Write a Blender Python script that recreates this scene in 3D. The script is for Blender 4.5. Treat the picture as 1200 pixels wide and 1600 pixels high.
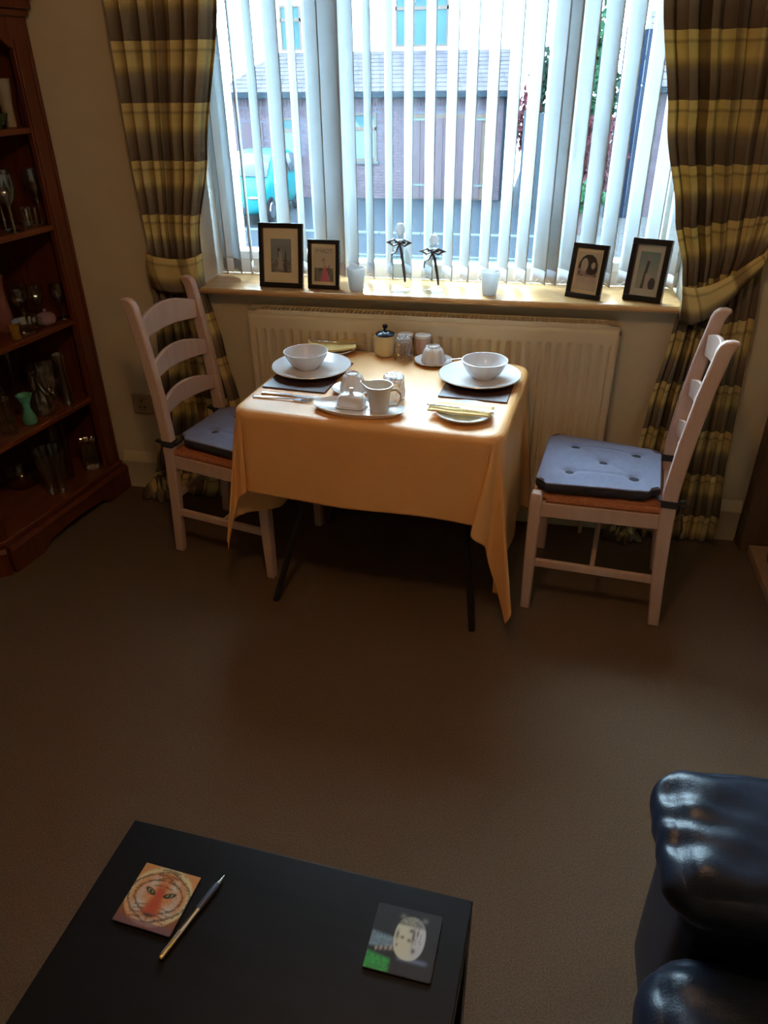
import bpy, math, random
from mathutils import Vector, Matrix, Euler
for _o in list(bpy.data.objects):
    bpy.data.objects.remove(_o)
random.seed(7)
S = bpy.context.scene
COL = S.collection
PI = math.pi

# ------------------------------------------------------------------ camera
FPX = 1166.0
RX = ((0.98074473, 0.1949885, -0.01092017),
      (0.09010572, -0.50140198, -0.86050974),
      (-0.1732649, 0.84295643, -0.50931693))
cam_data = bpy.data.cameras.new('camera')
cam = bpy.data.objects.new('camera', cam_data)
COL.objects.link(cam)
r0, r1, r2 = (Vector(r) for r in RX)
mw = Matrix.Identity(4)
for i in range(3):
    mw[i][0] = r0[i]
    mw[i][1] = -r1[i]
    mw[i][2] = -r2[i]
mw[0][3], mw[1][3], mw[2][3] = 0.0, 0.0, 1.6
cam.matrix_world = mw
cam_data.sensor_fit = 'VERTICAL'
cam_data.sensor_height = 36.0
cam_data.lens = FPX / 1600.0 * 36.0
cam_data.clip_start = 0.02
cam_data.clip_end = 300
S.camera = cam

# ------------------------------------------------------------------ world, exposure
SKY = (0.58, 0.83, 1.0)
SKY_STRENGTH = 46.0
LAMP_POWER = 17.5
LAMP_COL = (1.0, 0.56, 0.27)
w = bpy.data.worlds.new('overcast_sky')
S.world = w
w.use_nodes = True
_n = w.node_tree.nodes
_l = w.node_tree.links
_bg = _n['Background']
_tc = _n.new('ShaderNodeTexCoord')
_ns = _n.new('ShaderNodeTexNoise')
_ns.inputs['Scale'].default_value = 2.0
_cr = _n.new('ShaderNodeValToRGB')
_cr.color_ramp.elements[0].color = (SKY[0] * .93, SKY[1] * .95, SKY[2], 1)
_cr.color_ramp.elements[1].color = (SKY[0] * 1.07, SKY[1] * 1.04, SKY[2], 1)
_l.new(_tc.outputs['Generated'], _ns.inputs['Vector'])
_l.new(_ns.outputs['Fac'], _cr.inputs['Fac'])
_l.new(_cr.outputs['Color'], _bg.inputs['Color'])
_bg.inputs['Strength'].default_value = SKY_STRENGTH
S.view_settings.view_transform = 'Standard'
S.view_settings.look = 'None'
S.view_settings.gamma = 1.0
S.view_settings.use_curve_mapping = False
S.view_settings.exposure = 0.0

# ------------------------------------------------------------------ materials
def mat(name, col, rough=0.6, metal=0.0, var=0.12, scale=30.0, bump=0.0, bscale=200.0,
        trans=0.0, ior=1.45, spec=0.5, coat=0.0, sheen=0.0, stretch=None, col2=None, coords='Object', emis=None):
    m = bpy.data.materials.new(name)
    m.use_nodes = True
    n, l = m.node_tree.nodes, m.node_tree.links
    p = n['Principled BSDF']
    p.inputs['Roughness'].default_value = rough
    p.inputs['Metallic'].default_value = metal
    p.inputs['Specular IOR Level'].default_value = spec
    p.inputs['IOR'].default_value = ior
    p.inputs['Transmission Weight'].default_value = trans
    p.inputs['Coat Weight'].default_value = coat
    p.inputs['Sheen Weight'].default_value = sheen
    tc = n.new('ShaderNodeTexCoord')
    mp = n.new('ShaderNodeMapping')
    l.new(tc.outputs[coords], mp.inputs['Vector'])
    if stretch:
        mp.inputs['Scale'].default_value = stretch
    nz = n.new('ShaderNodeTexNoise')
    nz.inputs['Scale'].default_value = scale
    nz.inputs['Detail'].default_value = 4
    l.new(mp.outputs['Vector'], nz.inputs['Vector'])
    cr = n.new('ShaderNodeValToRGB')
    c2 = col2 if col2 else tuple(c * (1 + var) for c in col)
    c1 = col if col2 else tuple(c * (1 - var) for c in col)
    cr.color_ramp.elements[0].position = .3
    cr.color_ramp.elements[1].position = .7
    cr.color_ramp.elements[0].color = (*c1, 1)
    cr.color_ramp.elements[1].color = (*c2, 1)
    l.new(nz.outputs['Fac'], cr.inputs['Fac'])
    l.new(cr.outputs['Color'], p.inputs['Base Color'])
    if bump > 0:
        b = n.new('ShaderNodeBump')
        b.inputs['Strength'].default_value = bump
        b.inputs['Distance'].default_value = 0.01
        nb = n.new('ShaderNodeTexNoise')
        nb.inputs['Scale'].default_value = bscale
        nb.inputs['Detail'].default_value = 3
        l.new(mp.outputs['Vector'], nb.inputs['Vector'])
        l.new(nb.outputs['Fac'], b.inputs['Height'])
        l.new(b.outputs['Normal'], p.inputs['Normal'])
    return m

def thin_glass(name, tint=(0.9, 0.97, 1.0), refl=0.5, base=.03, rough=.03):
    m = bpy.data.materials.new(name)
    m.use_nodes = True
    n, l = m.node_tree.nodes, m.node_tree.links
    n.remove(n['Principled BSDF'])
    out = n['Material Output']
    t = n.new('ShaderNodeBsdfTransparent')
    t.inputs['Color'].default_value = (*tint, 1)
    g = n.new('ShaderNodeBsdfGlossy')
    g.inputs['Roughness'].default_value = rough
    lw = n.new('ShaderNodeLayerWeight')
    lw.inputs['Blend'].default_value = .5
    pw = n.new('ShaderNodeMath'); pw.operation = 'POWER'; pw.inputs[1].default_value = 5
    ma = n.new('ShaderNodeMath'); ma.operation = 'MULTIPLY_ADD'; ma.inputs[1].default_value = .7; ma.inputs[2].default_value = base
    mx = n.new('ShaderNodeMixShader')
    l.new(lw.outputs['Facing'], pw.inputs[0])
    l.new(pw.outputs[0], ma.inputs[0])
    l.new(ma.outputs[0], mx.inputs['Fac'])
    l.new(t.outputs[0], mx.inputs[1])
    l.new(g.outputs[0], mx.inputs[2])
    l.new(mx.outputs[0], out.inputs['Surface'])
    return m

def translucent(name, col, amount=0.5, rough=0.8, spec=.15, plaid=False, weave=False):
    m = bpy.data.materials.new(name)
    m.use_nodes = True
    n, l = m.node_tree.nodes, m.node_tree.links
    p = n['Principled BSDF']
    p.inputs['Roughness'].default_value = rough
    p.inputs['Specular IOR Level'].default_value = spec
    out = n['Material Output']
    tr = n.new('ShaderNodeBsdfTranslucent')
    mx = n.new('ShaderNodeMixShader')
    mx.inputs['Fac'].default_value = amount
    l.new(p.outputs[0], mx.inputs[1])
    l.new(tr.outputs[0], mx.inputs[2])
    l.new(mx.outputs[0], out.inputs['Surface'])
    tc = n.new('ShaderNodeTexCoord')
    if plaid:
        sx = n.new('ShaderNodeSeparateXYZ')
        l.new(tc.outputs['UV'], sx.inputs[0])
        def frac(sock, period):
            a = n.new('ShaderNodeMath'); a.operation = 'DIVIDE'; a.inputs[1].default_value = period
            l.new(sock, a.inputs[0])
            b = n.new('ShaderNodeMath'); b.operation = 'FRACT'
            l.new(a.outputs[0], b.inputs[0])
            return b.outputs[0]
        def ramp(sock, pts, interp='LINEAR'):
            r = n.new('ShaderNodeValToRGB')
            r.color_ramp.interpolation = interp
            els = r.color_ramp.elements
            els[0].position, els[0].color = pts[0][0], (*pts[0][1], 1)
            els[1].position, els[1].color = pts[-1][0], (*pts[-1][1], 1)
            for q, c in pts[1:-1]:
                e = els.new(q); e.color = (*c, 1)
            l.new(sock, r.inputs['Fac'])
            return r.outputs['Color']
        dk, mid, lt, gy = (.20, .155, .11), (.42, .33, .16), (.76, .63, .27), (.30, .25, .18)
        rv = ramp(frac(sx.outputs['Y'], .175), [(0, dk), (.26, (.24, .19, .13)), (.42, gy), (.50, mid),
                  (.62, lt), (.80, (.70, .58, .25)), (.84, mid), (.88, lt), (1, lt)])
        ru = ramp(frac(sx.outputs['X'], .26), [(0, (1, 1, 1)), (.28, (1, 1, 1)), (.33, (.42, .36, .34)), (.48, (.48, .42, .38)),  # upright plaid stripes, deepened so the colour carries shade of the folds
                  (.56, (.95, .9, .85)), (.72, (1, .96, .9)), (.75, (.55, .50, .45)), (.80, (.95, .95, .95)), (1, (1, 1, 1))])
        mm = n.new('ShaderNodeMix'); mm.data_type = 'RGBA'; mm.blend_type = 'MULTIPLY'; mm.inputs['Factor'].default_value = 1
        l.new(rv, mm.inputs['A']); l.new(ru, mm.inputs['B'])
        l.new(mm.outputs['Result'], p.inputs['Base Color'])
        l.new(mm.outputs['Result'], tr.inputs['Color'])
        src = 'UV'
    else:
        nz = n.new('ShaderNodeTexNoise'); nz.inputs['Scale'].default_value = 12
        l.new(tc.outputs['Object'], nz.inputs['Vector'])
        cr = n.new('ShaderNodeValToRGB')
        cr.color_ramp.elements[0].color = (*[c * .93 for c in col], 1)
        cr.color_ramp.elements[1].color = (*[min(1, c * 1.05) for c in col], 1)
        l.new(nz.outputs['Fac'], cr.inputs['Fac'])
        l.new(cr.outputs['Color'], p.inputs['Base Color'])
        l.new(cr.outputs['Color'], tr.inputs['Color'])
        src = 'Object'
    wv = n.new('ShaderNodeTexWave')
    wv.bands_direction = 'Z' if src == 'Object' else 'Y'
    wv.inputs['Scale'].default_value = 60
    wv.inputs['Distortion'].default_value = 2
    l.new(tc.outputs[src], wv.inputs['Vector'])
    b = n.new('ShaderNodeBump'); b.inputs['Strength'].default_value = .15; b.inputs['Distance'].default_value = .002
    l.new(wv.outputs['Fac'], b.inputs['Height'])
    l.new(b.outputs['Normal'], p.inputs['Normal'])
    return m

def paint_mat(name, rough=0.4, coat=0.0):
    m = bpy.data.materials.new(name)
    m.use_nodes = True
    n, l = m.node_tree.nodes, m.node_tree.links
    p = n['Principled BSDF']
    p.inputs['Roughness'].default_value = rough
    p.inputs['Coat Weight'].default_value = coat
    a = n.new('ShaderNodeVertexColor'); a.layer_name = 'Col'
    l.new(a.outputs['Color'], p.inputs['Base Color'])
    return m

M = {}
M['carpet'] = mat('carpet_pile', (.122, .077, .045), .97, var=.0, col2=(.205, .139, .09), scale=260, bump=.6, bscale=700, spec=.05)
M['wall'] = mat('cream_paint', (.66, .58, .41), .85, var=.03, scale=6, bump=.05, bscale=90, spec=.2)
M['reveal'] = mat('white_reveal_paint', (.78, .76, .70), .8, var=.03, scale=6, spec=.2)
M['ceil'] = mat('ceiling_paint', (.75, .72, .66), .9, var=.02, scale=5)
M['gloss'] = mat('cream_gloss_paint', (.66, .58, .40), .35, var=.03, scale=10)
M['upvc'] = mat('white_window_plastic', (.80, .82, .80), .3, var=.02, scale=8)
M['sillwood'] = mat('varnished_pine_sill', (.58, .33, .13), .28, var=.2, scale=8, stretch=(.3, 6, 6), coat=.4)
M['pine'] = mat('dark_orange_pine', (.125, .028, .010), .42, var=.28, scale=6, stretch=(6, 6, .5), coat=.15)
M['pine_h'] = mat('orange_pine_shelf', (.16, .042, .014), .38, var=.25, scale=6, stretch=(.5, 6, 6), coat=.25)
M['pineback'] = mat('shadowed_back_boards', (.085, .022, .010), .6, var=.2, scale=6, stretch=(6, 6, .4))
M['knot'] = mat('pine_knot', (.05, .012, .006), .5)
M['chairwood'] = mat('limewashed_chair_wood', (.60, .43, .36), .42, var=.07, scale=9, stretch=(5, 5, .6), coat=.2)
M['rush'] = mat('orange_rush_weave', (.45, .16, .06), .7, var=.3, scale=90, stretch=(1, 3, 3), bump=.5, bscale=160)
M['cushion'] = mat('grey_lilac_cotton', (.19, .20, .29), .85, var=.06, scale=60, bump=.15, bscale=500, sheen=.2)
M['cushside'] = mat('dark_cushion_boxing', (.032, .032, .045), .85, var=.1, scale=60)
M['cloth'] = translucent('ochre_tablecloth', (.88, .455, .155), .10, rough=.48, spec=.85)
M['black'] = mat('black_metal_leg', (.012, .012, .014), .45)
M['china'] = mat('white_china', (.80, .79, .79), .14, var=.015, scale=20, coat=.3)
M['cream_china'] = mat('cream_stoneware', (.70, .60, .38), .3, var=.05, scale=20)
M['jugchina'] = mat('warm_white_china', (.70, .66, .58), .18, var=.02, scale=20)
M['navy'] = mat('dark_blue_glaze', (.015, .025, .045), .15, var=.1)
M['placemat'] = mat('dark_brown_placemat', (.065, .028, .022), .35, var=.2, scale=40)
M['steel'] = mat('polished_steel', (.75, .76, .80), .18, metal=1, var=.03)
M['napkin'] = mat('yellow_paper_napkin', (.86, .66, .26), .75, var=.04, scale=30)
M['glass'] = mat('clear_glass', (.97, .98, .98), .02, var=0, trans=1, ior=1.45)
M['cutglass'] = mat('cut_glass', (.98, .98, 1.0), .04, var=0, trans=1, ior=1.5, bump=.8, bscale=60)
M['frost'] = translucent('frosted_glass', (.86, .90, .92), .55, rough=.3)
M['greenglass'] = mat('sea_green_glass', (.18, .62, .42), .15, var=.1, trans=.35)
M['mauve'] = mat('mauve_glass', (.50, .36, .46), .12, var=.1, trans=.3)
M['pinkglass'] = mat('pink_glass', (.75, .38, .32), .12, var=.1, trans=.75)
M['purple'] = mat('purple_glass', (.18, .04, .16), .1, var=.1, trans=.4)
M['creamvase'] = mat('cream_glass', (.33, .25, .16), .25, var=.1)
M['bottlegreen'] = mat('dark_green_glass', (.05, .09, .045), .2, var=.1)
M['amber'] = mat('amber_glass', (.85, .55, .12), .05, var=.05, trans=.8)
M['pinkcork'] = mat('blush_ceramic', (.72, .48, .40), .3, var=.05)
M['ribbon'] = mat('grey_satin_ribbon', (.10, .085, .08), .4, var=.2)
M['whitetop'] = translucent('white_stopper', (.9, .92, .93), .55, rough=.3)
M['frameblk'] = mat('black_picture_frame', (.012, .011, .012), .3, var=.1)
M['matcream'] = mat('cream_mount_card', (.90, .76, .50), .8, var=.03)
M['matgrey'] = mat('grey_mount_card', (.66, .66, .60), .8, var=.03)
M['standwood'] = mat('brown_frame_strut', (.42, .22, .08), .6, var=.15)
M['radiator'] = mat('cream_radiator_enamel', (.70, .61, .42), .35, var=.02, scale=10)
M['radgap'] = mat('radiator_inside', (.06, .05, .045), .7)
M['slat'] = translucent('white_blind_fabric', (.62, .645, .655), .38)
M['slatweight'] = mat('blind_weight_pocket', (.42, .42, .44), .85, var=.04, scale=20, spec=.1)
M['plaid'] = translucent('plaid_curtain_fabric', (.5, .4, .2), .16, plaid=True)
M['pane'] = thin_glass('window_pane_glass', (.985, .995, 1.0), .25)
M['glass'] = thin_glass('clear_blown_glass', (.93, .95, .95), .5, .06, .05)
M['cutthin'] = thin_glass('cut_crystal', (.92, .94, .94), .5, .20, .06)
M['chrome'] = mat('chrome_handle_metal', (.65, .66, .68), .15, metal=1)
M['darkplastic'] = mat('black_handle', (.02, .02, .02), .4)
M['coffee'] = mat('black_brown_veneer', (.006, .005, .0052), .38, var=.2, scale=6, stretch=(.6, 6, 6), spec=.2)
M['leather'] = mat('black_leather', (.008, .014, .028), .36, var=.15, scale=30, bump=.10, bscale=300, spec=.42)
M['piping'] = mat('leather_piping', (.03, .032, .038), .35)
M['paint'] = paint_mat('printed_picture', .3, .5)
M['paintmatt'] = paint_mat('printed_paper', .7)
M['pensilver'] = mat('pen_silver', (.6, .6, .55), .25, metal=1)
M['pengold'] = mat('pen_brass', (.80, .62, .28), .25, metal=1)
M['penblue'] = mat('pen_blue_grip', (.05, .07, .11), .3)
M['socket'] = mat('ivory_socket_plate', (.36, .28, .18), .4, var=.05)
M['surround'] = mat('dark_oak_surround', (.10, .055, .028), .5, var=.2, scale=6, stretch=(6, 6, .5))
M['hearth'] = mat('tan_hearth_stone', (.34, .22, .13), .6, var=.15, scale=14)
M['iron'] = mat('black_cast_iron', (.012, .012, .014), .45, var=.1)
M['pewter'] = mat('pewter_rim', (.30, .29, .27), .35, metal=1)
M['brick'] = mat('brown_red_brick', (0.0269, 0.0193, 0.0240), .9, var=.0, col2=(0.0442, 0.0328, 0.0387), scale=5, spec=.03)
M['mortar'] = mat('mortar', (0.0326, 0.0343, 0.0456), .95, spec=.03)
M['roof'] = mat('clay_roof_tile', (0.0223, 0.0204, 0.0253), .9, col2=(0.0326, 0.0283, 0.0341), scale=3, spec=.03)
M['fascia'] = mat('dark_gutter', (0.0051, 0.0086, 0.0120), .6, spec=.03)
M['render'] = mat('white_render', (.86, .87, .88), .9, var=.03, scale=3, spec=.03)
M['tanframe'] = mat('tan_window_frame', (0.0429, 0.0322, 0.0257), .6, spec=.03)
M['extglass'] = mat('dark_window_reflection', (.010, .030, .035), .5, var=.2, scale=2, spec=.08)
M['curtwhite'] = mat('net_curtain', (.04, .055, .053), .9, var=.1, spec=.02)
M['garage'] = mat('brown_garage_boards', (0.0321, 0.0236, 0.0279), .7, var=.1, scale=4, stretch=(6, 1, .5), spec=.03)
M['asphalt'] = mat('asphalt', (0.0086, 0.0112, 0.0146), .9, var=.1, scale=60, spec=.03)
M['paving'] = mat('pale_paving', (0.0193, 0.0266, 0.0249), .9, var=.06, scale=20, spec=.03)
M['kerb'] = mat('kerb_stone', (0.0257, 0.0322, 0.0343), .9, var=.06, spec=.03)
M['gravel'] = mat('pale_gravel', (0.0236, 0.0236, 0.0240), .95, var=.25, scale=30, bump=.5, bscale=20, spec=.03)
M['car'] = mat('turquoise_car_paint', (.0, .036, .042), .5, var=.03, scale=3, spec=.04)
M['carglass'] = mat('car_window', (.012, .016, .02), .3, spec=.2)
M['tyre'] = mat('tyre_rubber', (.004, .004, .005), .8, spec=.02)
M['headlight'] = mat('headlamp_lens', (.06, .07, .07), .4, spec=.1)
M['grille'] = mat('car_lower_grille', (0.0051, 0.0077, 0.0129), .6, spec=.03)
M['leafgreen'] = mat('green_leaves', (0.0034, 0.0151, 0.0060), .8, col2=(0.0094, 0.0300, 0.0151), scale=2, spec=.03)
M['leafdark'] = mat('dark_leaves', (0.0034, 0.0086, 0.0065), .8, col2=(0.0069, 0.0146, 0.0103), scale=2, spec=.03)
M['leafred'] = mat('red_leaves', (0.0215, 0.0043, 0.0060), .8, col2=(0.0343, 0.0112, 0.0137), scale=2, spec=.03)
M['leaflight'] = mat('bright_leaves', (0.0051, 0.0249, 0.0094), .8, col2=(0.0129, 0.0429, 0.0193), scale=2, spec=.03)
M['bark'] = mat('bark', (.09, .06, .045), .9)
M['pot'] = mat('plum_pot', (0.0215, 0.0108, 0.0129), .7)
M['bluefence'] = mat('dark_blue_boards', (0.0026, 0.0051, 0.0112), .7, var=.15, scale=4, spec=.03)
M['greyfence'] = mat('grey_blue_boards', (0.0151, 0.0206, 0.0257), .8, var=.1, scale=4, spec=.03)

# ------------------------------------------------------------------ mesh helpers
class MB:
    def __init__(s):
        s.v, s.f, s.uv, s.c = [], [], {}, None
    def add(s, vs, fs):
        b = len(s.v)
        s.v += [tuple(v) for v in vs]
        s.f += [tuple(i + b for i in f) for f in fs]
        return s
    def box(s, c, d, rot=None):
        x, y, z = d[0] / 2, d[1] / 2, d[2] / 2
        vs = [Vector((a * x, b * y, e * z)) for a in (-1, 1) for b in (-1, 1) for e in (-1, 1)]
        if rot is not None:
            R = Euler(rot).to_matrix() if not isinstance(rot, Matrix) else rot
            vs = [R @ v for v in vs]
        c = Vector(c)
        return s.add([v + c for v in vs], [(0, 1, 3, 2), (4, 6, 7, 5), (0, 4, 5, 1), (2, 3, 7, 6), (0, 2, 6, 4), (1, 5, 7, 3)])
    def b2(s, a, b):
        return s.box([(a[i] + b[i]) / 2 for i in range(3)], [abs(b[i] - a[i]) for i in range(3)])
    def rings(s, rings, closed=True, cap=True):
        n = len(rings[0]); b = len(s.v)
        for r in rings:
            s.v += [tuple(p) for p in r]
        for i in range(len(rings) - 1):
            for j in range(n if closed else n - 1):
                k = (j + 1) % n
                s.f.append((b + i * n + j, b + i * n + k, b + (i + 1) * n + k, b + (i + 1) * n + j))
        if cap and closed:
            s.f.append(tuple(b + j for j in reversed(range(n))))
            e = b + (len(rings) - 1) * n
            s.f.append(tuple(e + j for j in range(n)))
        return s
    def tube(s, pts, r, n=10, flat=None, cap=True):
        pts = [Vector(p) for p in pts]
        rr = r if isinstance(r, (list, tuple)) else [r] * len(pts)
        up = Vector((0, 0, 1))
        out = []
        for i, p in enumerate(pts):
            t = (pts[min(i + 1, len(pts) - 1)] - pts[max(i - 1, 0)])
            t = t.normalized() if t.length > 1e-9 else Vector((0, 0, 1))
            a = up.cross(t)
            if a.length < .05:
                a = Vector((1, 0, 0)).cross(t)
            a.normalize(); bb = t.cross(a)
            out.append([p + (a * math.cos(2 * PI * k / n) + bb * math.sin(2 * PI * k / n) * (flat or 1)) * rr[i] for k in range(n)])
        return s.rings(out, True, cap)
    def lathe(s, prof, n=24, c=(0, 0, 0), cap=True, sx=1, sy=1):
        return s.rings([[(c[0] + sx * r * math.cos(2 * PI * k / n), c[1] + sy * r * math.sin(2 * PI * k / n), c[2] + z) for k in range(n)]
                        for r, z in prof], True, cap)
    def extr(s, poly, axis, a, b):
        # poly: 2D points, extruded along axis from a to b
        def P(u, v, w):
            return {0: (w, u, v), 1: (u, w, v), 2: (u, v, w)}[axis]
        return s.rings([[P(u, v, a) for u, v in poly], [P(u, v, b) for u, v in poly]])
    def grid(s, fn, nu, nv, uvf=None):
        b = len(s.v)
        for j in range(nv + 1):
            for i in range(nu + 1):
                s.v.append(tuple(fn(i / nu, j / nv)))
                if uvf:
                    s.uv[len(s.v) - 1] = uvf(i / nu, j / nv)
        for j in range(nv):
            for i in range(nu):
                a = b + j * (nu + 1) + i
                s.f.append((a, a + 1, a + nu + 2, a + nu + 1))
        return s
    def build(s, name, m, parent=None, loc=None, rot=None, bevel=0, seg=2, solid=0, sub=0, ang=40, offset=-1):
        me = bpy.data.meshes.new(name)
        me.from_pydata(s.v, [], s.f)
        me.polygons.foreach_set('use_smooth', [True] * len(s.f))
        if s.uv:
            ul = me.uv_layers.new(name='UVMap')
            for lp in me.loops:
                ul.data[lp.index].uv = s.uv.get(lp.vertex_index, (0, 0))
        if s.c:
            ca = me.color_attributes.new('Col', 'FLOAT_COLOR', 'POINT')
            flat = []
            for q in s.c:
                flat += [q[0], q[1], q[2], 1.0]
            ca.data.foreach_set('color', flat)
        me.update()
        if not s.uv and not s.c:
            import bmesh
            bm = bmesh.new(); bm.from_mesh(me)
            bmesh.ops.recalc_face_normals(bm, faces=bm.faces)
            bm.to_mesh(me); bm.free()
        me.set_sharp_from_angle(angle=math.radians(ang))
        o = bpy.data.objects.new(name, me)
        COL.objects.link(o)
        me.materials.append(m)
        if parent is not None:
            o.parent = parent
        if loc is not None:
            o.location = loc
        if rot is not None:
            o.rotation_euler = rot if isinstance(rot, (tuple, list)) else (0, 0, rot)
        if solid:
            md = o.modifiers.new('thickness', 'SOLIDIFY'); md.thickness = solid; md.offset = offset
        if bevel:
            md = o.modifiers.new('bevel', 'BEVEL'); md.width = bevel; md.segments = seg; md.limit_method = 'ANGLE'
            md.angle_limit = math.radians(35)
        if sub:
            md = o.modifiers.new('sub', 'SUBSURF'); md.levels = sub; md.render_levels = sub
        return o

def tag(o, label, cat, group=None, kind=None):
    o['label'] = label
    o['category'] = cat
    if group: o['group'] = group
    if kind: o['kind'] = kind
    return o

def thing(name, label, cat, loc=(0, 0, 0), rz=0, group=None):
    o = bpy.data.objects.new(name, None)
    o.empty_display_size = .05
    COL.objects.link(o)
    o.location = loc
    o.rotation_euler = (0, 0, rz)
    return tag(o, label, cat, group)

def struct(o):
    o['kind'] = 'structure'
    return o

def copy_tree(o, parent=None):
    c = o.copy(); COL.objects.link(c)
    if parent is not None:
        c.parent = parent
    for ch in list(o.children):
        copy_tree(ch, c)
    return c

def smooth(a, b, x):
    t = max(0.0, min(1.0, (x - a) / (b - a)))
    return t * t * (3 - 2 * t)

def hsh(a, b=0.0):
    v = math.sin(a * 127.1 + b * 311.7) * 43758.5453
    return v - math.floor(v)

def mixc(a, b, t):
    t = max(0, min(1, t))
    return tuple(a[i] * (1 - t) + b[i] * t for i in range(3))

def painted(fn, w_, h_, n=48):
    """flat sheet in local XY, centred, colours from fn(u, v)"""
    m = MB()
    ny = max(8, int(n * h_ / w_))
    m.grid(lambda u, v: ((u - .5) * w_, (v - .5) * h_, 0), n, ny)
    m.c = [fn(i / n, j / ny) for j in range(ny + 1) for i in range(n + 1)]
    return m

# ------------------------------------------------------------------ room shell
WY = 2.69          # inside face of the window wall
XL, XR = -2.20, 1.16
YB = -2.2
WX0, WX1 = -1.245, 0.505
WZ0, WZ1 = 0.90, 2.20
WD = 0.30
struct(MB().b2((XL - .1, YB - .1, -.12), (XR + .1, WY + WD, 0)).build('floor', M['carpet']))
struct(MB().b2((XL - .1, YB - .1, 2.42), (XR + .1, WY + WD, 2.52)).build('ceiling', M['ceil']))
m = MB()
m.b2((XL - .1, WY, 0), (WX0, WY + WD, 2.42))
m.b2((WX1, WY, 0), (XR + .1, WY + WD, 2.42))
m.b2((WX0, WY, 0), (WX1, WY + WD, WZ0))
m.b2((WX0, WY, WZ1), (WX1, WY + WD, 2.42))
wall_w = struct(m.build('wall_window', M['wall']))
struct(MB().b2((XL - .1, YB, 0), (XL, WY, 2.42)).build('wall_left', M['wall']))
struct(MB().b2((XR, YB, 0), (XR + .1, WY, 2.42)).build('wall_right', M['wall']))
struct(MB().b2((XL - .1, YB - .1, 0), (XR + .1, YB, 2.42)).build('wall_back', M['wall']))
# white painted reveal linings
m = MB()
m.b2((WX0, WY + .002, WZ0), (WX0 + .012, WY + WD, WZ1))
m.b2((WX1 - .012, WY + .002, WZ0), (WX1, WY + WD, WZ1))
m.b2((WX0, WY + .002, WZ1 - .012), (WX1, WY + WD, WZ1))
struct(m.build('trim_2', M['reveal']))

def skirting(name, x0, x1):
    prof = [(0, 0), (-.016, 0), (-.016, .118), (-.021, .124), (-.021, .134), (-.012, .15), (-.007, .168), (0, .172)]
    o = MB().extr([(WY + p[0], p[1]) for p in prof], 0, x0, x1)
    # extr along x wants (u,v) -> (w,u,v)
    return struct(o.build(name, M['gloss'], ang=50))
skirting('baseboard_left', -1.72, -1.0)
skirting('baseboard_right', -.4, .845)

# sill board
m = MB()
m.extr([(2.615, .892), (2.609, .899), (2.609, .907), (2.615, .914), (2.87, .914), (2.87, .892)], 0, WX0 + .004, WX1 - .022)
struct(m.build('trim_1', M['sillwood'], bevel=.003))

# window
win = bpy.data.objects.new('window_1', None); COL.objects.link(win); win['kind'] = 'structure'
win.location = (0, 0, 0)
FY = 2.90
m = MB()
fx0, fx1, fz0, fz1 = WX0 + .012, WX1 - .012, .914, WZ1 - .012
for a, b in (((fx0, fz0), (fx1, fz0 + .055)), ((fx0, fz1 - .055), (fx1, fz1)), ((fx0, fz0 + .055), (fx0 + .055, fz1 - .055)), ((fx1 - .055, fz0 + .055), (fx1, fz1 - .055))):
    m.b2((a[0], FY - .03, a[1]), (b[0], FY + .04, b[1]))
m.build('outer_frame', M['upvc'], win, bevel=.004)
MULL = [(-.764, -.704), (.012, .088)]
for a, b in MULL:
    MB().b2((a, FY - .034, fz0 + .05), (b, FY + .04, fz1 - .05)).build('mullion', M['upvc'], win, bevel=.004)
lights = [(fx0 + .055, MULL[0][0]), (MULL[0][1], MULL[1][0]), (MULL[1][1], fx1 - .055)]
for k, (a, b) in enumerate(lights):
    z0, z1 = fz0 + .055, fz1 - .055
    if k != 1:
        m = MB(); t = .032
        for q in (((a, z0), (b, z0 + t)), ((a, z1 - t), (b, z1)), ((a, z0 + t), (a + t, z1 - t)), ((b - t, z0 + t), (b, z1 - t))):
            m.b2((q[0][0] + .001, FY - .045, q[0][1]), (q[1][0] - .001, FY + .03, q[1][1]))
        sash = m.build('sash', M['upvc'], win, bevel=.004)
        MB().b2((a + t, FY, z0 + t), (b - t, FY + .006, z1 - t)).build('pane', M['pane'], sash)
        if k == 2:
            m = MB()
            m.box((a + .012, FY - .052, 1.44), (.022, .014, .07))
            h = m.build('handle_rose', M['chrome'], sash, bevel=.003)
            MB().tube([(a + .012, FY - .066, 1.455), (a + .010, FY - .085, 1.44), (a + .006, FY - .088, 1.40), (a + .002, FY - .086, 1.33)],
                      [.008, .008, .007, .005]).build('handle', M['darkplastic'], sash)
    else:
        MB().b2((a, FY, z0), (b, FY + .006, z1)).build('pane', M['pane'], win)

# wall socket
so = MB().box((0, 0, 0), (.085, .012, .085)).build('wall_socket', M['socket'], None, (-1.585, WY - .006, .40), bevel=.003)
tag(so, 'small ivory wall socket between pine cabinet and left chair back', 'socket')
for dx, dz in ((0, .018), (-.011, -.012), (.011, -.012)):
    MB().box((dx, -.007, dz), (.004, .003, .009) if dx == 0 else (.008, .003, .004)).build('socket_slot', M['iron'], so)

# ceiling lamp (behind the frame, the warm light of the room)
lt = thing('ceiling_light', 'round glass ceiling light fitted above the middle of the room', 'ceiling light', (-.25, .75, 2.42))
MB().lathe([(.07, 0), (.07, -.02), (.03, -.025), (.02, -.05)], 24).build('base', M['chrome'], lt)
ld = bpy.data.lights.new('bulb_light', 'POINT')
ld.energy = LAMP_POWER; ld.color = LAMP_COL; ld.shadow_soft_size = .09
lo = bpy.data.objects.new('bulb', ld); COL.objects.link(lo); lo.parent = lt; lo.location = (0, 0, -.16)

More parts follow.
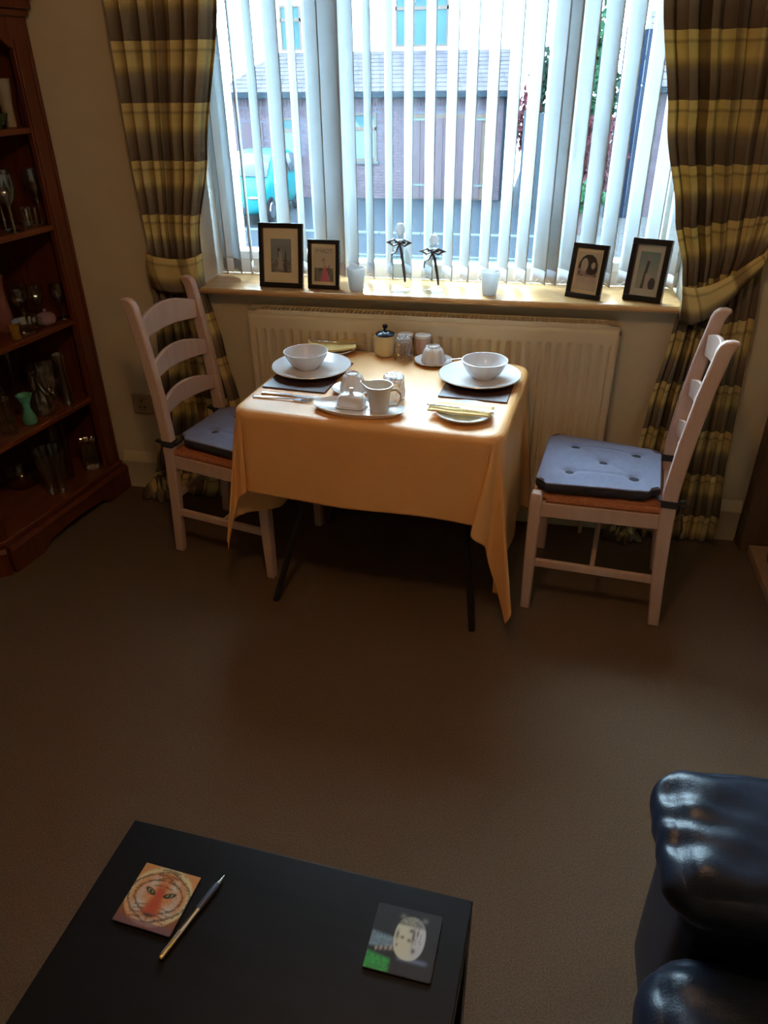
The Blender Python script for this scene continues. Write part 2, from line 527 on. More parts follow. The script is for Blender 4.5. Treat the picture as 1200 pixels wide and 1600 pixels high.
# ------------------------------------------------------------------ vertical blind
bl = thing('vertical_blind', 'white fabric vertical blind hanging across the whole window', 'blind', (0, 2.79, .93))
MB().b2((WX0 + .014, -.02, 1.20), (WX1 - .014, .02, 1.24)).build('head_rail', M['upvc'], bl, bevel=.004)
slat_px = [(-1.186, -30), (-1.134, -40), (-1.080, -16), (-1.014, -40), (-.935, -52), (-.866, -34), (-.800, -50), (-.745, -72),
           (-.675, -38), (-.612, -30), (-.54, -28), (-.471, -29), (-.4, -30), (-.328, -30), (-.262, -29), (-.195, -28), (-.128, -29),
           (-.060, -30), (.002, -38), (.035, -45), (.092, -34), (.159, -34), (.226, -31), (.300, -27), (.372, -25), (.440, -27)]
SLH = 1.195
for i, (x, a) in enumerate(slat_px):
    th = math.radians(a)
    # slat direction: angle a from the +Y axis, positive to the right (seen from above)
    ex = Vector((math.sin(th), math.cos(th), 0)); ez = Vector((ex.y, -ex.x, 0))
    w_ = .089
    top = MB()
    sway = (hsh(i, 3) - .5) * .006
    fn = lambda u, v: (ex * ((u - .5) * w_) + ez * (.006 * (1 - (2 * u - 1) ** 2)) + Vector((sway * (1 - v), 0, .05 + v * (SLH - .05))))
    top.grid(fn, 6, 4)
    o = top.build('slat', M['slat'], bl, (x, 0, 0), solid=.0008)
    bt = MB().grid(lambda u, v: (ex * ((u - .5) * w_) + ez * (.006 * (1 - (2 * u - 1) ** 2)) + Vector((sway, 0, .005 + v * .046))), 6, 1)
    bt.build('bottom_weight', M['slatweight'], o, solid=.0022)
    if i < len(slat_px) - 1 and slat_px[i + 1][0] - x > .05:
        x2 = slat_px[i + 1][0] - x
        MB().tube([(0, -.02, .022), (x2 * .25, -.022, .010), (x2 * .5, -.022, .006), (x2 * .75, -.022, .010), (x2, -.02, .022)], .0011, 5).build('bead_chain', M['whitetop'], o)

# ------------------------------------------------------------------ curtains
def interp(tab, z):
    tab = sorted(tab)
    if z <= tab[0][0]: return tab[0][1:]
    for a, b in zip(tab, tab[1:]):
        if z <= b[0]:
            t = (z - a[0]) / (b[0] - a[0]); t = t * t * (3 - 2 * t) * .5 + t * .5
            return tuple(a[k] * (1 - t) + b[k] * t for k in range(1, len(a)))
    return tab[-1][1:]

def drape(tab, z0, z1, folds, width, y0, seed, nz=70, nu=200, sag=None):
    m = MB()
    def fn(u, v):
        z = z0 + (z1 - z0) * v
        xl, xr, amp, yy = interp(tab, z)
        ph = .9 * math.sin(u * 5.3 + seed) + .55 * math.sin(u * 11.7 + seed * 2)
        wv = math.sin(2 * PI * folds * u + ph)
        wv = math.copysign(abs(wv) ** .8, wv)
        y = y0 + yy - amp * wv * (.75 + .35 * math.sin(u * 7 + seed * 3))
        x = xl + (xr - xl) * (u + .018 * math.sin(2 * 2 * PI * folds * u + ph * 2 + 1.2))
        zz = z + (sag(u, v) if sag else 0)
        return (x, y, zz)
    m.grid(fn, nu, nz, lambda u, v: (u * width, z0 + (z1 - z0) * v + .06))
    return m

# left curtain
cl = thing('plaid_curtain', 'mustard and brown plaid curtain tied back left of the window', 'curtain', (-1.32, 2.632, 0))
L = lambda o: None
tabU = [(.98, -1.405, -1.225, .024, .01), (1.10, -1.402, -1.212, .022, 0), (1.35, -1.408, -1.150, .030, 0), (1.80, -1.405, -1.058, .038, 0), (2.30, -1.42, -.98, .042, 0)]
dl = drape([(z, a + 1.32, b + 1.32, c, d) for z, a, b, c, d in tabU], .985, 2.30, 7.0, 1.30, .0, .4)
dl.build('upper_drape', M['plaid'], cl, solid=.002)
tabD = [(.0, -1.60, -1.14, .020, .0), (.05, -1.575, -1.125, .020, .0), (.15, -1.53, -1.12, .020, .005), (.40, -1.47, -1.128, .020, .012), (.70, -1.435, -1.178, .022, .012), (.93, -1.412, -1.222, .022, .005), (1.0, -1.405, -1.225, .020, .002)]
dl = drape([(z, a + 1.32, b + 1.32, c, d) for z, a, b, c, d in tabD], .004, .99, 7.0, 1.30, .0, .4)
dl.build('lower_drape', M['plaid'], cl, solid=.002)
def tieband(pts_top, pts_bot, depth, n=24, puff=.012):
    """closed sleeve round the gathered fabric; front follows the two edges"""
    m = MB(); rings = []
    K = 7
    def pick(pts, t):
        f = t * (len(pts) - 1); i = min(int(f), len(pts) - 2); q = f - i
        return Vector(pts[i]) * (1 - q) + Vector(pts[i + 1]) * q
    def fn(u, v):
        a = pick(pts_bot, u); b = pick(pts_top, u)
        p = a * (1 - v) + b * v
        p.y -= puff * math.sin(PI * v) + .004 * math.sin(u * 23) * math.sin(PI * v)
        return p
    m.grid(fn, n, 10, lambda u, v: (u * .5 + v * .05, .05 + v * .12))
    return m
top = [(-.098, .045, 1.035), (-.098, -.018, 1.030), (-.06, -.032, 1.024), (.0, -.036, 1.018), (.06, -.032, 1.018), (.100, -.018, 1.026), (.104, .03, 1.03)]
bot = [(-.096, .045, .91), (-.096, -.018, .905), (-.06, -.032, .897), (.0, -.036, .892), (.06, -.032, .895), (.098, -.018, .905), (.102, .03, .91)]
tieband(top, bot, 0).build('tieback', M['plaid'], cl, solid=.004)
# crumpled hem on the floor
def hem_heap(cx, cy, rx, ry, h, seed):
    m = MB()
    def fn(u, v):
        a = 2 * PI * u; r = 1 - v
        rr = r * (1 + .16 * math.sin(5 * a + seed) + .08 * math.sin(11 * a + seed * 2))
        z = h * (1 - r ** 2) * (.65 + .35 * math.sin(7 * a + 6 * r + seed)) + .012 * (1 + math.sin(13 * a + 9 * r)) * (1 if r < .97 else .4)
        return (cx + rx * rr * math.cos(a), cy + ry * rr * math.sin(a), max(.003, z))
    m.grid(fn, 60, 12, lambda u, v: (u * .6, v * .25))
    return m
hem_heap(-.215, -.02, .075, .055, .085, 1.0).build('hem_on_floor', M['plaid'], cl, solid=.002)

# right curtain
cr_ = thing('plaid_curtain', 'mustard and brown plaid curtain tied back right of the window', 'curtain', (.60, 2.630, 0))
tabR = [(.95, .475, .685, .018, -.01), (1.05, .455, .715, .022, -.01), (1.20, .405, .745, .028, 0), (1.45, .335, .765, .034, 0), (1.78, .268, .775, .038, 0), (2.30, .20, .79, .040, 0)]
def sagR(u, v):
    return (.10 * u - .02) * (1 - smooth(0, .35, v))
dr = drape([(z, a - .60, b - .60, c, d) for z, a, b, c, d in tabR], .96, 2.30, 8.0, 1.5, .0, 1.9, sag=sagR)
dr.build('upper_drape', M['plaid'], cr_, solid=.002)
tabE = [(.0, .40, .755, .022, .01), (.12, .395, .755, .024, .01), (.35, .415, .735, .024, .015), (.55, .43, .728, .024, .018), (.80, .462, .715, .022, .02), (.95, .478, .70, .020, .02), (1.04, .53, .70, .018, .025)]
def sagE(u, v):
    return (.11 * u) * smooth(.7, 1, v)
dr = drape([(z, a - .60, b - .60, c, d) for z, a, b, c, d in tabE], .004, .945, 8.0, 1.5, .0, 1.9, sag=sagE)
dr.build('lower_drape', M['plaid'], cr_, solid=.002)
top = [(-.134, -.005, .99), (-.134, -.03, .985), (-.10, -.05, .985), (-.05, -.055, 1.0), (.0, -.05, 1.03), (.05, -.04, 1.07), (.098, -.02, 1.10), (.112, .05, 1.12)]
bot = [(-.128, -.005, .885), (-.126, -.03, .87), (-.09, -.05, .865), (-.05, -.055, .885), (.0, -.05, .93), (.045, -.04, .985), (.095, -.02, 1.045), (.112, .05, 1.07)]
tieband(top, bot, 0, puff=.02).build('tieback', M['plaid'], cr_, solid=.004)
hem_heap(-.19, -.02, .07, .045, .05, 2.2).build('hem_on_floor', M['plaid'], cr_, solid=.002)

# ------------------------------------------------------------------ radiator
rx0, rx1, rz0, rz1 = -1.035, .287, .16, .848
rad = thing('radiator', 'long cream panel radiator on the wall under the window', 'radiator', ((rx0 + rx1) / 2, 2.63, 0))
RW = rx1 - rx0
m = MB()
NF = 37; NPF = 8
def radfn(u, v):
    x = (u - .5) * RW; z = rz0 + (rz1 - .012 - rz0) * v
    q = (u * (NF + 1)) % 1.0
    zz = (z - rz0)
    inside = smooth(.045, .06, zz) * smooth(.045, .06, (rz1 - .02) - z) * (1 if .5 / (NF + 1) < u < 1 - .5 / (NF + 1) else 0)
    g = smooth(.22, .38, q) * (1 - smooth(.62, .78, q))
    return (x, -.035 + .0085 * g * inside, z)
# non-uniform rows so that the channel ends are crisp
rows = [0, .03, .066, .072, .080, .088, .3, .6, .90, .912, .918, .926, .934, .97, 1]
m.grid(lambda u, v: radfn(u, rows[int(round(v * (len(rows) - 1)))]), (NF + 1) * NPF, len(rows) - 1)
m.build('front_panel', M['radiator'], rad, solid=.0015, offset=1, ang=60)
MB().b2((-RW / 2 + .01, .025, rz0), (RW / 2 - .01, .028, rz1 - .02)).build('back_panel', M['radiator'], rad)
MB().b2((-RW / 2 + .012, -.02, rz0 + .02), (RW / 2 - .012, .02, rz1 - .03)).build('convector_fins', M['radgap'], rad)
for sx in (-1, 1):
    MB().b2((sx * RW / 2 - sx * .001, -.036, rz0 + .01), (sx * (RW / 2 + .004), .03, rz1)).build('side_panel', M['radiator'], rad, bevel=.002)
m = MB()
m.b2((-RW / 2, -.038, rz1 - .014), (RW / 2, -.029, rz1 + .002)); m.b2((-RW / 2, .021, rz1 - .014), (RW / 2, .03, rz1 + .002))
m.b2((RW / 2 - .035, -.038, rz1 - .004), (RW / 2 + .005, .03, rz1 + .002)); m.b2((-RW / 2 - .005, -.038, rz1 - .004), (-RW / 2 + .035, .03, rz1 + .002))
m.build('top_trim', M['radiator'], rad, bevel=.0015)
m = MB()
nb = 78
for i in range(nb):
    x = -RW / 2 + .04 + (RW - .08) * i / (nb - 1)
    m.box((x, -.004, rz1 - .002), (.0065, .052, .004))
g = m.build('top_grille', M['radiator'], rad); g['kind'] = 'stuff'
MB().tube([(RW / 2 - .03, .0, rz0 + .03), (RW / 2 - .03, .0, .0)], .0075).build('feed_pipe', M['radiator'], rad)
MB().tube([(-RW / 2 + .03, .0, rz0 + .03), (-RW / 2 + .03, .0, .0)], .0075).build('feed_pipe', M['radiator'], rad)
MB().box((RW / 2 + .006, -.012, rz1 - .03), (.008, .016, .016)).build('bleed_valve', M['chrome'], rad, bevel=.002)
for x in (-.45, .45):
    MB().b2((x - .02, .027, rz0 + .1), (x + .02, .056, rz1 - .08)).build('wall_bracket', M['radiator'], rad)

# ------------------------------------------------------------------ picture frames
def pic_tower(u, v):
    c = (.26, .31, .32)
    if v < .38: c = mixc((.10, .11, .10), (.35, .36, .33), hsh(int(u * 12), int(v * 22)))
    c = mixc(c, (.05, .05, .05), .9 if abs(u - .38) < .06 + .02 * math.sin(v * 9) and v < .72 and v > .45 else 0)
    c = mixc(c, (.48, .45, .38), .9 if abs(u - .46) < .10 * (1.1 - v) + .03 and .1 < v < .62 else 0)
    c = mixc(c, (.06, .06, .06), .8 if abs(u - .72) < .05 + .12 * (.4 - v) and v < .66 else 0)
    c = mixc(c, (.32, .38, .42), .6 if v > .8 else 0)
    return c
def pic_lady(u, v):
    c = (.66, .58, .44)
    if .05 < u < .95 and v < .40: c = mixc((.10, .13, .09), (.30, .30, .24), hsh(int(u * 14), int(v * 10)))
    d = abs(u - .56) - (.32 - v * .55) * .8
    if v < .5 and d < 0: c = (.62, .16, .20)
    if (u - .5) ** 2 + (v - .62) ** 2 < .006: c = (.45, .33, .25)
    if .42 < v < .62 and abs(u - .52) < .06: c = (.60, .45, .36)
    if abs((u - .75) - (v - .45) * .8) < .02 and .32 < v < .5: c = (.05, .05, .05)
    if .84 < v < .94 and .12 < u < .88 and hsh(int(u * 26), int(v * 40)) > .45: c = (.30, .25, .19)
    return c
def pic_arch(u, v):
    c = (.64, .56, .43)
    inarch = ((u - .5) ** 2 / .17 + (v - .60) ** 2 / .115 < 1) if v > .60 else abs(u - .5) < .412
    if inarch and v > .36:
        c = (.03, .025, .025)
        if (u - .34) ** 2 + (v - .66) ** 2 * .7 < .022: c = (.56, .50, .44)
        if (u - .72) ** 2 + (v - .66) ** 2 < .008: c = (.55, .48, .38)
    if v <= .50 + .08 * math.sin(u * 7):
        k = smooth(.06, .30, v)
        if abs(u - .5) < .42: c = mixc(c, (.50, .36, .32), .75 * k if hsh(int(u * 9), int(v * 12)) > .25 else .3)
    return c
def pic_couple(u, v):
    c = mixc((.40, .43, .40), (.22, .34, .36), smooth(.3, .9, v))
    if abs(u - .42 - .2 * (v - .5)) < .07 and v < .78: c = (.07, .08, .09)
    if abs(u - .55) < .12 and v < .42: c = (.50, .44, .42)
    if (u - .80) ** 2 + (v - .14) ** 2 < .03: c = (.06, .06, .07)
    if (u - .48) ** 2 + (v - .84) ** 2 < .008: c = (.40, .33, .28)
    if abs(u - .36) < .05 and v < .3: c = (.10, .10, .11)
    return c
def pframe(x, y, w_, h_, rz, lean, border, label, fn, pw, ph, mount, depth=.016, pdx=0, pdy=0, strut=False):
    t = thing('picture_frame', label, 'picture frame', (x, y, .914), rz, 'framed pictures on the window sill')
    T = Matrix.Translation((0, 0, 0)) @ Matrix.Rotation(lean, 4, 'X')
    inner = bpy.data.objects.new('x', None)
    bpy.data.objects.remove(inner)
    def setm(o, off=(0, 0, 0), r=None):
        o.matrix_local = Matrix.Rotation(-lean, 4, 'X') @ Matrix.Translation(off) @ (r if r else Matrix.Identity(4))
    m = MB()
    for a, b in (((-w_ / 2, 0), (w_ / 2, border)), ((-w_ / 2, h_ - border), (w_ / 2, h_)), ((-w_ / 2, border), (-w_ / 2 + border, h_ - border)), ((w_ / 2 - border, border), (w_ / 2, h_ - border))):
        m.b2((a[0], -depth / 2, a[1]), (b[0], depth / 2, b[1]))
    o = m.build('frame_moulding', M['frameblk'], t, bevel=.002); setm(o)
    o = MB().b2((-w_ / 2 + border * .8, .001, border * .8), (w_ / 2 - border * .8, .004, h_ - border * .8)).build('mount_card', mount, t); setm(o)
    o = painted(fn, pw, ph, 44).build('print', M['paintmatt'], t); setm(o, (pdx, -.0008, h_ / 2 + pdy), Matrix.Rotation(PI / 2, 4, 'X'))
    o = MB().b2((-w_ / 2 + border * .5, -.004, border * .5), (w_ / 2 - border * .5, -.0025, h_ - border * .5)).build('glazing', M['pane'], t); setm(o)
    o = MB().b2((-w_ / 2 + .004, .004, .004), (w_ / 2 - .004, depth / 2 + .001, h_ - .004)).build('backing_board', M['standwood'], t); setm(o)
    zt = h_ * .62 * math.cos(lean); yt = h_ * .62 * math.sin(lean) + depth / 2
    sw = w_ * .16
    back = yt + .024
    poly = [(yt, zt), (yt + .006, zt), (back + .006, .0), (back - .022, .0), (yt + .006, zt * .45)]
    m = MB().extr(poly, 0, w_ * .08 - .0, w_ * .08 + .004)
    m.build('easel_strut', M['standwood'], t)
    return t
pframe(-.923, 2.668, .168, .222, math.radians(-2), .16, .017, 'larger black frame with wide cream mount, leftmost on the window sill', pic_tower, .078, .115, M['matcream'])
pframe(-.762, 2.668, .120, .170, math.radians(-3), .14, .014, 'small black frame with lady in pink print beside the largest frame', pic_lady, .080, .118, M['matcream'])
pframe(.158, 2.680, .125, .178, math.radians(-24), .20, .016, 'black frame with dark arched print on the right part of the sill', pic_arch, .082, .125, M['matcream'])
pframe(.355, 2.672, .128, .200, math.radians(-20), .20, .018, 'black frame with grey mount standing last beside the right curtain', pic_couple, .066, .118, M['matgrey'], depth=.03)

# ------------------------------------------------------------------ glass on the sill
def shell(prof, th=.003):
    """outer profile bottom->top, closed inner wall"""
    inner = [(max(r - th, .0008), z + (th if i == 0 else 0)) for i, (r, z) in enumerate(prof)]
    inner = [(r, max(z, prof[0][1] + th * 1.4)) for r, z in inner]
    return [(.0008, prof[0][1])] + prof + inner[::-1] + [(.0008, prof[0][1] + th * 1.4)]
for x, y, lb in ((-.640, 2.668, 'frosted glass tumbler on the sill beside the small left frame'), (-.162, 2.685, 'frosted glass tumbler on the sill between the ribboned bottles and the arched print')):
    m = MB().lathe(shell([(.022, 0), (.025, .004), (.034, .076), (.035, .080)], .003), 28)
    tag(m.build('glass_tumbler', M['frost'], None, (x, y, .914)), lb, 'tumbler', 'frosted tumblers on the window sill')
def ribbon_bottle(x, y, h, r, label):
    t = thing('glass_bottle', label, 'bottle', (x, y, .914), 0, 'ribboned glass bottles on the window sill')
    m = MB().lathe(shell([(r * .8, 0), (r, .01), (r * 1.02, h * .30), (r * .85, h * .52), (r * .38, h * .70), (r * .30, h * .82), (r * .42, h * .85)], .003), 28)
    m.build('bottle_body', M['glass'], t)
    MB().lathe([(.004, h * .80), (r * .27, h * .83), (r * .40, h * .88), (r * .42, h * .93), (r * .26, h * .99), (.002, h)], 20).build('stopper', M['whitetop'], t)
    m = MB().lathe([(r * .36, h * .70), (r * .50, h * .715), (r * .50, h * .75), (r * .36, h * .765)], 20)
    for sx in (-1, 1):
        m.tube([(0, -r * .5, h * .735), (sx * r * .5, -r * .75, h * .79), (sx * r * .95, -r * .7, h * .745), (sx * r * .5, -r * .7, h * .70), (0, -r * .5, h * .735)], [.004, .008, .009, .007, .004], 8, flat=.5)
    for sx, e in ((-1, .48), (1, .20)):
        m.tube([(0, -r * .55, h * .73), (sx * r * .25, -r * .9, h * .62), (sx * r * .55, -r * 1.1, h * (e + .12)), (sx * r * .62, -r * 1.12, h * e)], [.004, .006, .008, .007], 8, flat=.25)
    m.build('ribbon', M['ribbon'], t)
ribbon_bottle(-.478, 2.668, .235, .040, 'taller clear glass bottle with grey ribbon bow on the sill')
ribbon_bottle(-.362, 2.672, .200, .042, 'shorter clear glass bottle with hanging grey ribbon on the sill')

# ------------------------------------------------------------------ dining chairs
def chair(label, loc, rz):
    t = thing('dining_chair', label, 'chair', loc, rz, 'ladder-back chairs at the small table')
    wd = M['chairwood']
    def post(sy, straight=False):
        y = sy * .165
        prof = [(-.222, 0, .036), (-.206, .20, .040), (-.194, .40, .045), (-.194, .50, .046), (-.206, .65, .045), (-.226, .80, .043), (-.246, .91, .042), (-.256, .945, .036), (-.270, .963, .034)]
        # outline polygon in xz extruded in y, rounded curl at the top
        fr = [(x + d / 2, z) for x, z, d in prof[:-2]]
        bk = [(x - d / 2, z) for x, z, d in prof[:-2]]
        topc = [(-.230, .940), (-.237, .957), (-.250, .968), (-.268, .971), (-.287, .967), (-.286, .960), (-.278, .950), (-.272, .935)]
        m = MB().extr(fr + topc + bk[::-1], 1, y - .014, y + .014)
        return m
    for sy in (-1, 1):
        post(sy).build('back_post', wd, t, bevel=.005)
    for sy in (-1, 1):
        y = sy * .195
        m = MB()
        m.rings([[(.20 + dx * a * .5, y + dy * a * .5, z) for dx, dy in ((-1, -1), (1, -1), (1, 1), (-1, 1))] for z, a in ((0, .030), (.20, .036), (.43, .038), (.445, .036), (.452, .028))])
        m.build('leg', wd, t, bevel=.004)
    # ladder slats: curved in plan, arched on top
    for zc, hh in ((.862, .078), (.722, .066), (.585, .062)):
        m = MB(); rings = []
        xc = interp([(.5, -.194), (.65, -.206), (.8, -.226), (.91, -.246)], zc)[0]
        for k in range(17):
            q = k / 16 * 2 - 1
            y = q * .152
            x = xc - .022 * (1 - q * q)
            b = zc - hh / 2 + .008 * (1 - q * q) ; e = zc + hh / 2 + .030 * (1 - q * q) - .012
            rings.append([(x - .007, y, b), (x + .007, y, b), (x + .007, y, e), (x - .007, y, e)])
        m.rings(rings).build('back_slat', wd, t, bevel=.003)
    # seat rails
    for sy in (-1, 1):
        m = MB(); m.rings([[(-.185, sy * .165 + d, z) for d, z in ((-.011, .368), (.011, .368), (.011, .418), (-.011, .418))], [(.192, sy * .195 + d, z) for d, z in ((-.011, .368), (.011, .368), (.011, .418), (-.011, .418))]])
        m.build('seat_rail', wd, t, bevel=.002)
    MB().box((.20, 0, .393), (.022, .36, .05)).build('seat_rail', wd, t, bevel=.002)
    MB().box((-.194, 0, .393), (.022, .30, .05)).build('seat_rail', wd, t, bevel=.002)
    # rush seat
    m = MB()
    def sf(u, v):
        x = -.178 + .392 * u; hw = .150 + .040 * u
        y = (v * 2 - 1) * hw
        e = min(u, 1 - u, v, 1 - v)
        d = min(abs(x - .018), abs(y))
        return (x, y, .434 + .006 * smooth(0, .05, e) - .004 * (1 - smooth(0, .015, abs(abs(x - .018) - abs(y)))) + .0016 * math.sin((x if abs(x - .018) < abs(y) else y) * 900))
    m.grid(sf, 60, 60)
    m.build('rush_seat', M['rush'], t, solid=.018)
    # roll of rush visible round the rim
    m = MB()
    m.tube([(-.18, -.165, .428), (.17, -.192, .428)], .011, 8); m.tube([(-.18, .165, .428), (.17, .192, .428)], .011, 8); m.tube([(.205, -.172, .428), (.205, .172, .428)], .011, 8)
    m.build('rush_edge', M['rush'], t)
    # stretchers
    for sy in (-1, 1):
        z = .175
        m = MB().rings([[(-.20, sy * .165 + d, z + e) for d, e in ((-.008, -.013), (.008, -.013), (.008, .013), (-.008, .013))], [(.198, sy * .195 + d, z + e + .012) for d, e in ((-.008, -.013), (.008, -.013), (.008, .013), (-.008, .013))]])
        m.build('stretcher', wd, t, bevel=.002)
    MB().tube([(.0, -.178, .18), (.0, .178, .18)], .009, 10).build('stretcher', wd, t)
    MB().box((-.205, 0, .24), (.014, .30, .026)).build('stretcher', wd, t, bevel=.002)
    return t
CH_L = ((-1.018, 2.350, 0), math.radians(-11))
CH_R = ((.282, 2.280, 0), math.radians(173))
chair('pale limewashed ladder-back chair left of the table, facing right', *CH_L)
chair('pale limewashed ladder-back chair right of the table, facing left', *CH_R)

def cushion(label, loc, rz, tufts):
    t = thing('seat_cushion', label, 'cushion', (loc[0], loc[1], .450), rz, 'tufted cushions on the dining chairs')
    def outline(u, v):
        x = -.165 + .375 * u
        hw = .150 + .045 * u
        y = (v * 2 - 1) * hw
        return x, y
    def top(u, v):
        x, y = outline(u, v)
        e = min(u, 1 - u, v, 1 - v)
        z = .034 + .013 * smooth(0, .25, e)
        # rounded corners
        for tx, ty in tufts:
            d = math.hypot(x - tx, y - ty)
            z -= .017 * math.exp(-(d / .016) ** 2) + .005 * math.exp(-(d / .05) ** 2)
        for (ax, ay), (bx, by) in zip(tufts, tufts[1:]):
            L2 = (bx - ax) ** 2 + (by - ay) ** 2
            q = max(0, min(1, ((x - ax) * (bx - ax) + (y - ay) * (by - ay)) / L2))
            d = math.hypot(x - ax - q * (bx - ax), y - ay - q * (by - ay))
            z -= .0035 * math.exp(-(d / .006) ** 2)
        cx, cy = abs(u * 2 - 1), abs(v * 2 - 1)
        k = max(0, cx + cy - 1.82) * .12
        x -= math.copysign(k, x); y -= math.copysign(k, y)
        return (x, y, z)
    m = MB().grid(top, 60, 60)
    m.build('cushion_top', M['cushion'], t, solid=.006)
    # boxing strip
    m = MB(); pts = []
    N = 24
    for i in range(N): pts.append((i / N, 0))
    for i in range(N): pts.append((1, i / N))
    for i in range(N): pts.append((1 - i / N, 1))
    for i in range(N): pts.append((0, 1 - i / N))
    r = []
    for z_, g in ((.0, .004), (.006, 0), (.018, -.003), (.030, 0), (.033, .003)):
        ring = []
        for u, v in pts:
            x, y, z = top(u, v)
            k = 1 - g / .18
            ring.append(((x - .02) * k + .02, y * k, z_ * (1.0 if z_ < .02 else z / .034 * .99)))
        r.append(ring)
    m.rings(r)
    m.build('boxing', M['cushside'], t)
    m = MB()
    for tx, ty in tufts:
        x, y, z = tx, ty, 0
        uu = (tx + .165) / .375; vv = (ty / (.150 + .045 * uu) + 1) / 2
        z = top(uu, vv)[2]
        m.lathe([(.001, z - .001), (.006, z + .001), (.005, z + .004), (.001, z + .005)], 12, (tx, ty, 0))
    m.build('tuft_buttons', M['cushion'], t)
    for sy in (-1, 1):
        m = MB()
        y = sy * .165
        m.rings([[(-.194 + a * .0235, y + b * .0175, z) for a, b in ((-1, -1), (1, -1), (1, 1), (-1, 1))] for z in (.0, .024)], True, False)
        m.tube([(-.16, sy * .135, .012), (-.172, y, .012)], .006, 6)
        m.tube([(-.218, y, .014), (-.236, y - .004, .020), (-.250, y, .010), (-.238, y + .006, .003), (-.218, y, .010)], .0045, 6)
        m.tube([(-.220, y, .010), (-.236, y, -.03), (-.246, y - .006, -.08), (-.242, y - .004, -.12)], [.004, .005, .006, .004], 6, flat=.4)
        m.build('tie', M['cushside'], t)
    return t
tf = [(-.085, -.085), (.115, -.095), (.015, 0), (-.085, .085), (.115, .095)]
cushion('grey-lilac tufted seat cushion tied to the left chair', *CH_L, [(-.06, -.07), (.12, -.09), (.03, 0), (-.06, .08), (.12, .09)])
cushion('grey-lilac cushion with five deep tufts tied to the right chair', *CH_R, tf)

# ------------------------------------------------------------------ table and cloth
TC = Vector((-.437, 2.240)); TR = math.radians(-5.2)
TH = .72
tb = thing('folding_table', 'small folding table with black metal legs under the ochre cloth', 'table', (TC.x, TC.y, 0), TR)
HX, HY = .393, .295
MB().b2((-HX, -HY, TH - .028), (HX, HY, TH - .004)).build('tabletop', M['coffee'], tb, bevel=.02, seg=3)
def tl(x, y):  # world -> table local
    d = Vector((x, y)) - TC
    c, s_ = math.cos(-TR), math.sin(-TR)
    return (d.x * c - d.y * s_, d.x * s_ + d.y * c)
for foot, topp in (((-.800, 1.985), (-.60, 2.10)), ((-.108, 1.945), (-.185, 2.06)), ((-.74, 2.55), (-.56, 2.44)), ((-.06, 2.50), (-.15, 2.39))):
    a = tl(*foot); b = tl(*topp)
    MB().tube([(a[0], a[1], 0), (b[0], b[1], TH - .028)], .011, 10).build('leg', M['black'], tb)
for (p, q, z) in (((-.62, 2.09), (-.2, 2.05), .66), ((-.58, 2.43), (-.15, 2.39), .66)):
    a = tl(*p); b = tl(*q)
    MB().tube([(a[0], a[1], z), (b[0], b[1], z)], .009, 8).build('cross_bar', M['black'], tb)

LW, RWD, FD, BD = .40, .555, .285, .25      # drops: left, right, front, back
def clothfn(X, Y):
    """fabric coordinates (table-local metres) -> position"""
    p = 0; q = 0; sx = 1; sy = 1
    if X > HX: p = X - HX
    elif X < -HX: p = -HX - X; sx = -1
    if Y > HY: q = Y - HY
    elif Y < -HY: q = -HY - Y; sy = -1
    bx = max(-HX, min(HX, X)); by = max(-HY, min(HY, Y))
    z0 = TH + .002
    r = math.hypot(p, q)
    if r == 0:
        e = .0006 * math.sin(X * 17) * math.sin(Y * 13)
        return (X, Y, z0 + e)
    R = .022                                  # roll over the edge
    ar = R * PI / 2
    if r < ar:
        a = r / R
        out = R * math.sin(a); dz = R * (1 - math.cos(a))
    else:
        out = R; dz = R + (r - ar)
    h = max(0, r - ar)
    if p > 0 and q > 0:
        th = math.atan2(q, p)
        w_ = math.sin(2 * th)                  # 0 at the panels, 1 on the diagonal
        if sx > 0 and sy < 0:
            fold = .10 * math.sin(6 * th + .2) * w_ + .085 * w_
            ang = th + .42 * math.sin(6 * th) * w_ * smooth(0, .25, h)
        elif sx < 0 and sy < 0:
            fold = .05 * math.sin(4 * th + .5) * w_ + .13 * w_
            ang = th + .50 * math.sin(4 * th + .3) * w_ * smooth(0, .25, h)
        else:
            fold = .10 * math.sin(6 * th) * w_
            ang = th
        out += h * (.055 + fold)
        tk = (.34 if sx > 0 else .10) * (th - .5) * h * w_ if sy < 0 else 0
        return (bx + sx * (out * math.cos(ang) - tk * math.sin(th)), by + sy * (out * math.sin(ang) + tk * .35), z0 - dz)
    t = X if q > 0 else Y
    if sy > 0 and q > 0:
        return (bx, by + min(out, .020), z0 - dz)
    if p > 0 and sx < 0:
        tuck = .085 * smooth(.03, .20, h) * smooth(0, .10, HY - abs(Y))
        return (bx - out - .055 * h + tuck * 1.3, by, z0 - dz)
    if p > 0:
        return (bx + out + .02 * h + .006 * math.sin(Y * 22) * smooth(0, .3, h) * smooth(0, .1, HY - abs(Y)), by, z0 - dz)
    wave = .012 * math.sin(t * 9 + 1.0) * smooth(0, .35, h)
    flare = .055 * h
    if q > 0:
        edge = min(abs(X - HX), abs(X + HX))
        dd = wave * smooth(0, .25, edge)
        return (bx, by + sy * (out + flare + dd), z0 - dz + .006 * math.sin(X * 11) * smooth(0, .2, h))
    edge = min(abs(Y - HY), abs(Y + HY))
    dd = wave * smooth(0, .2, edge) * .8
    return (bx + sx * (out + flare + dd), by, z0 - dz)
def axis(lo, hi, a, b, n_mid, n_lo, n_hi):
    L = [lo + (a - lo) * i / n_lo for i in range(n_lo)]
    L += [a + (b - a) * i / n_mid for i in range(n_mid)]
    L += [b + (hi - b) * i / n_hi for i in range(n_hi + 1)]
    return L
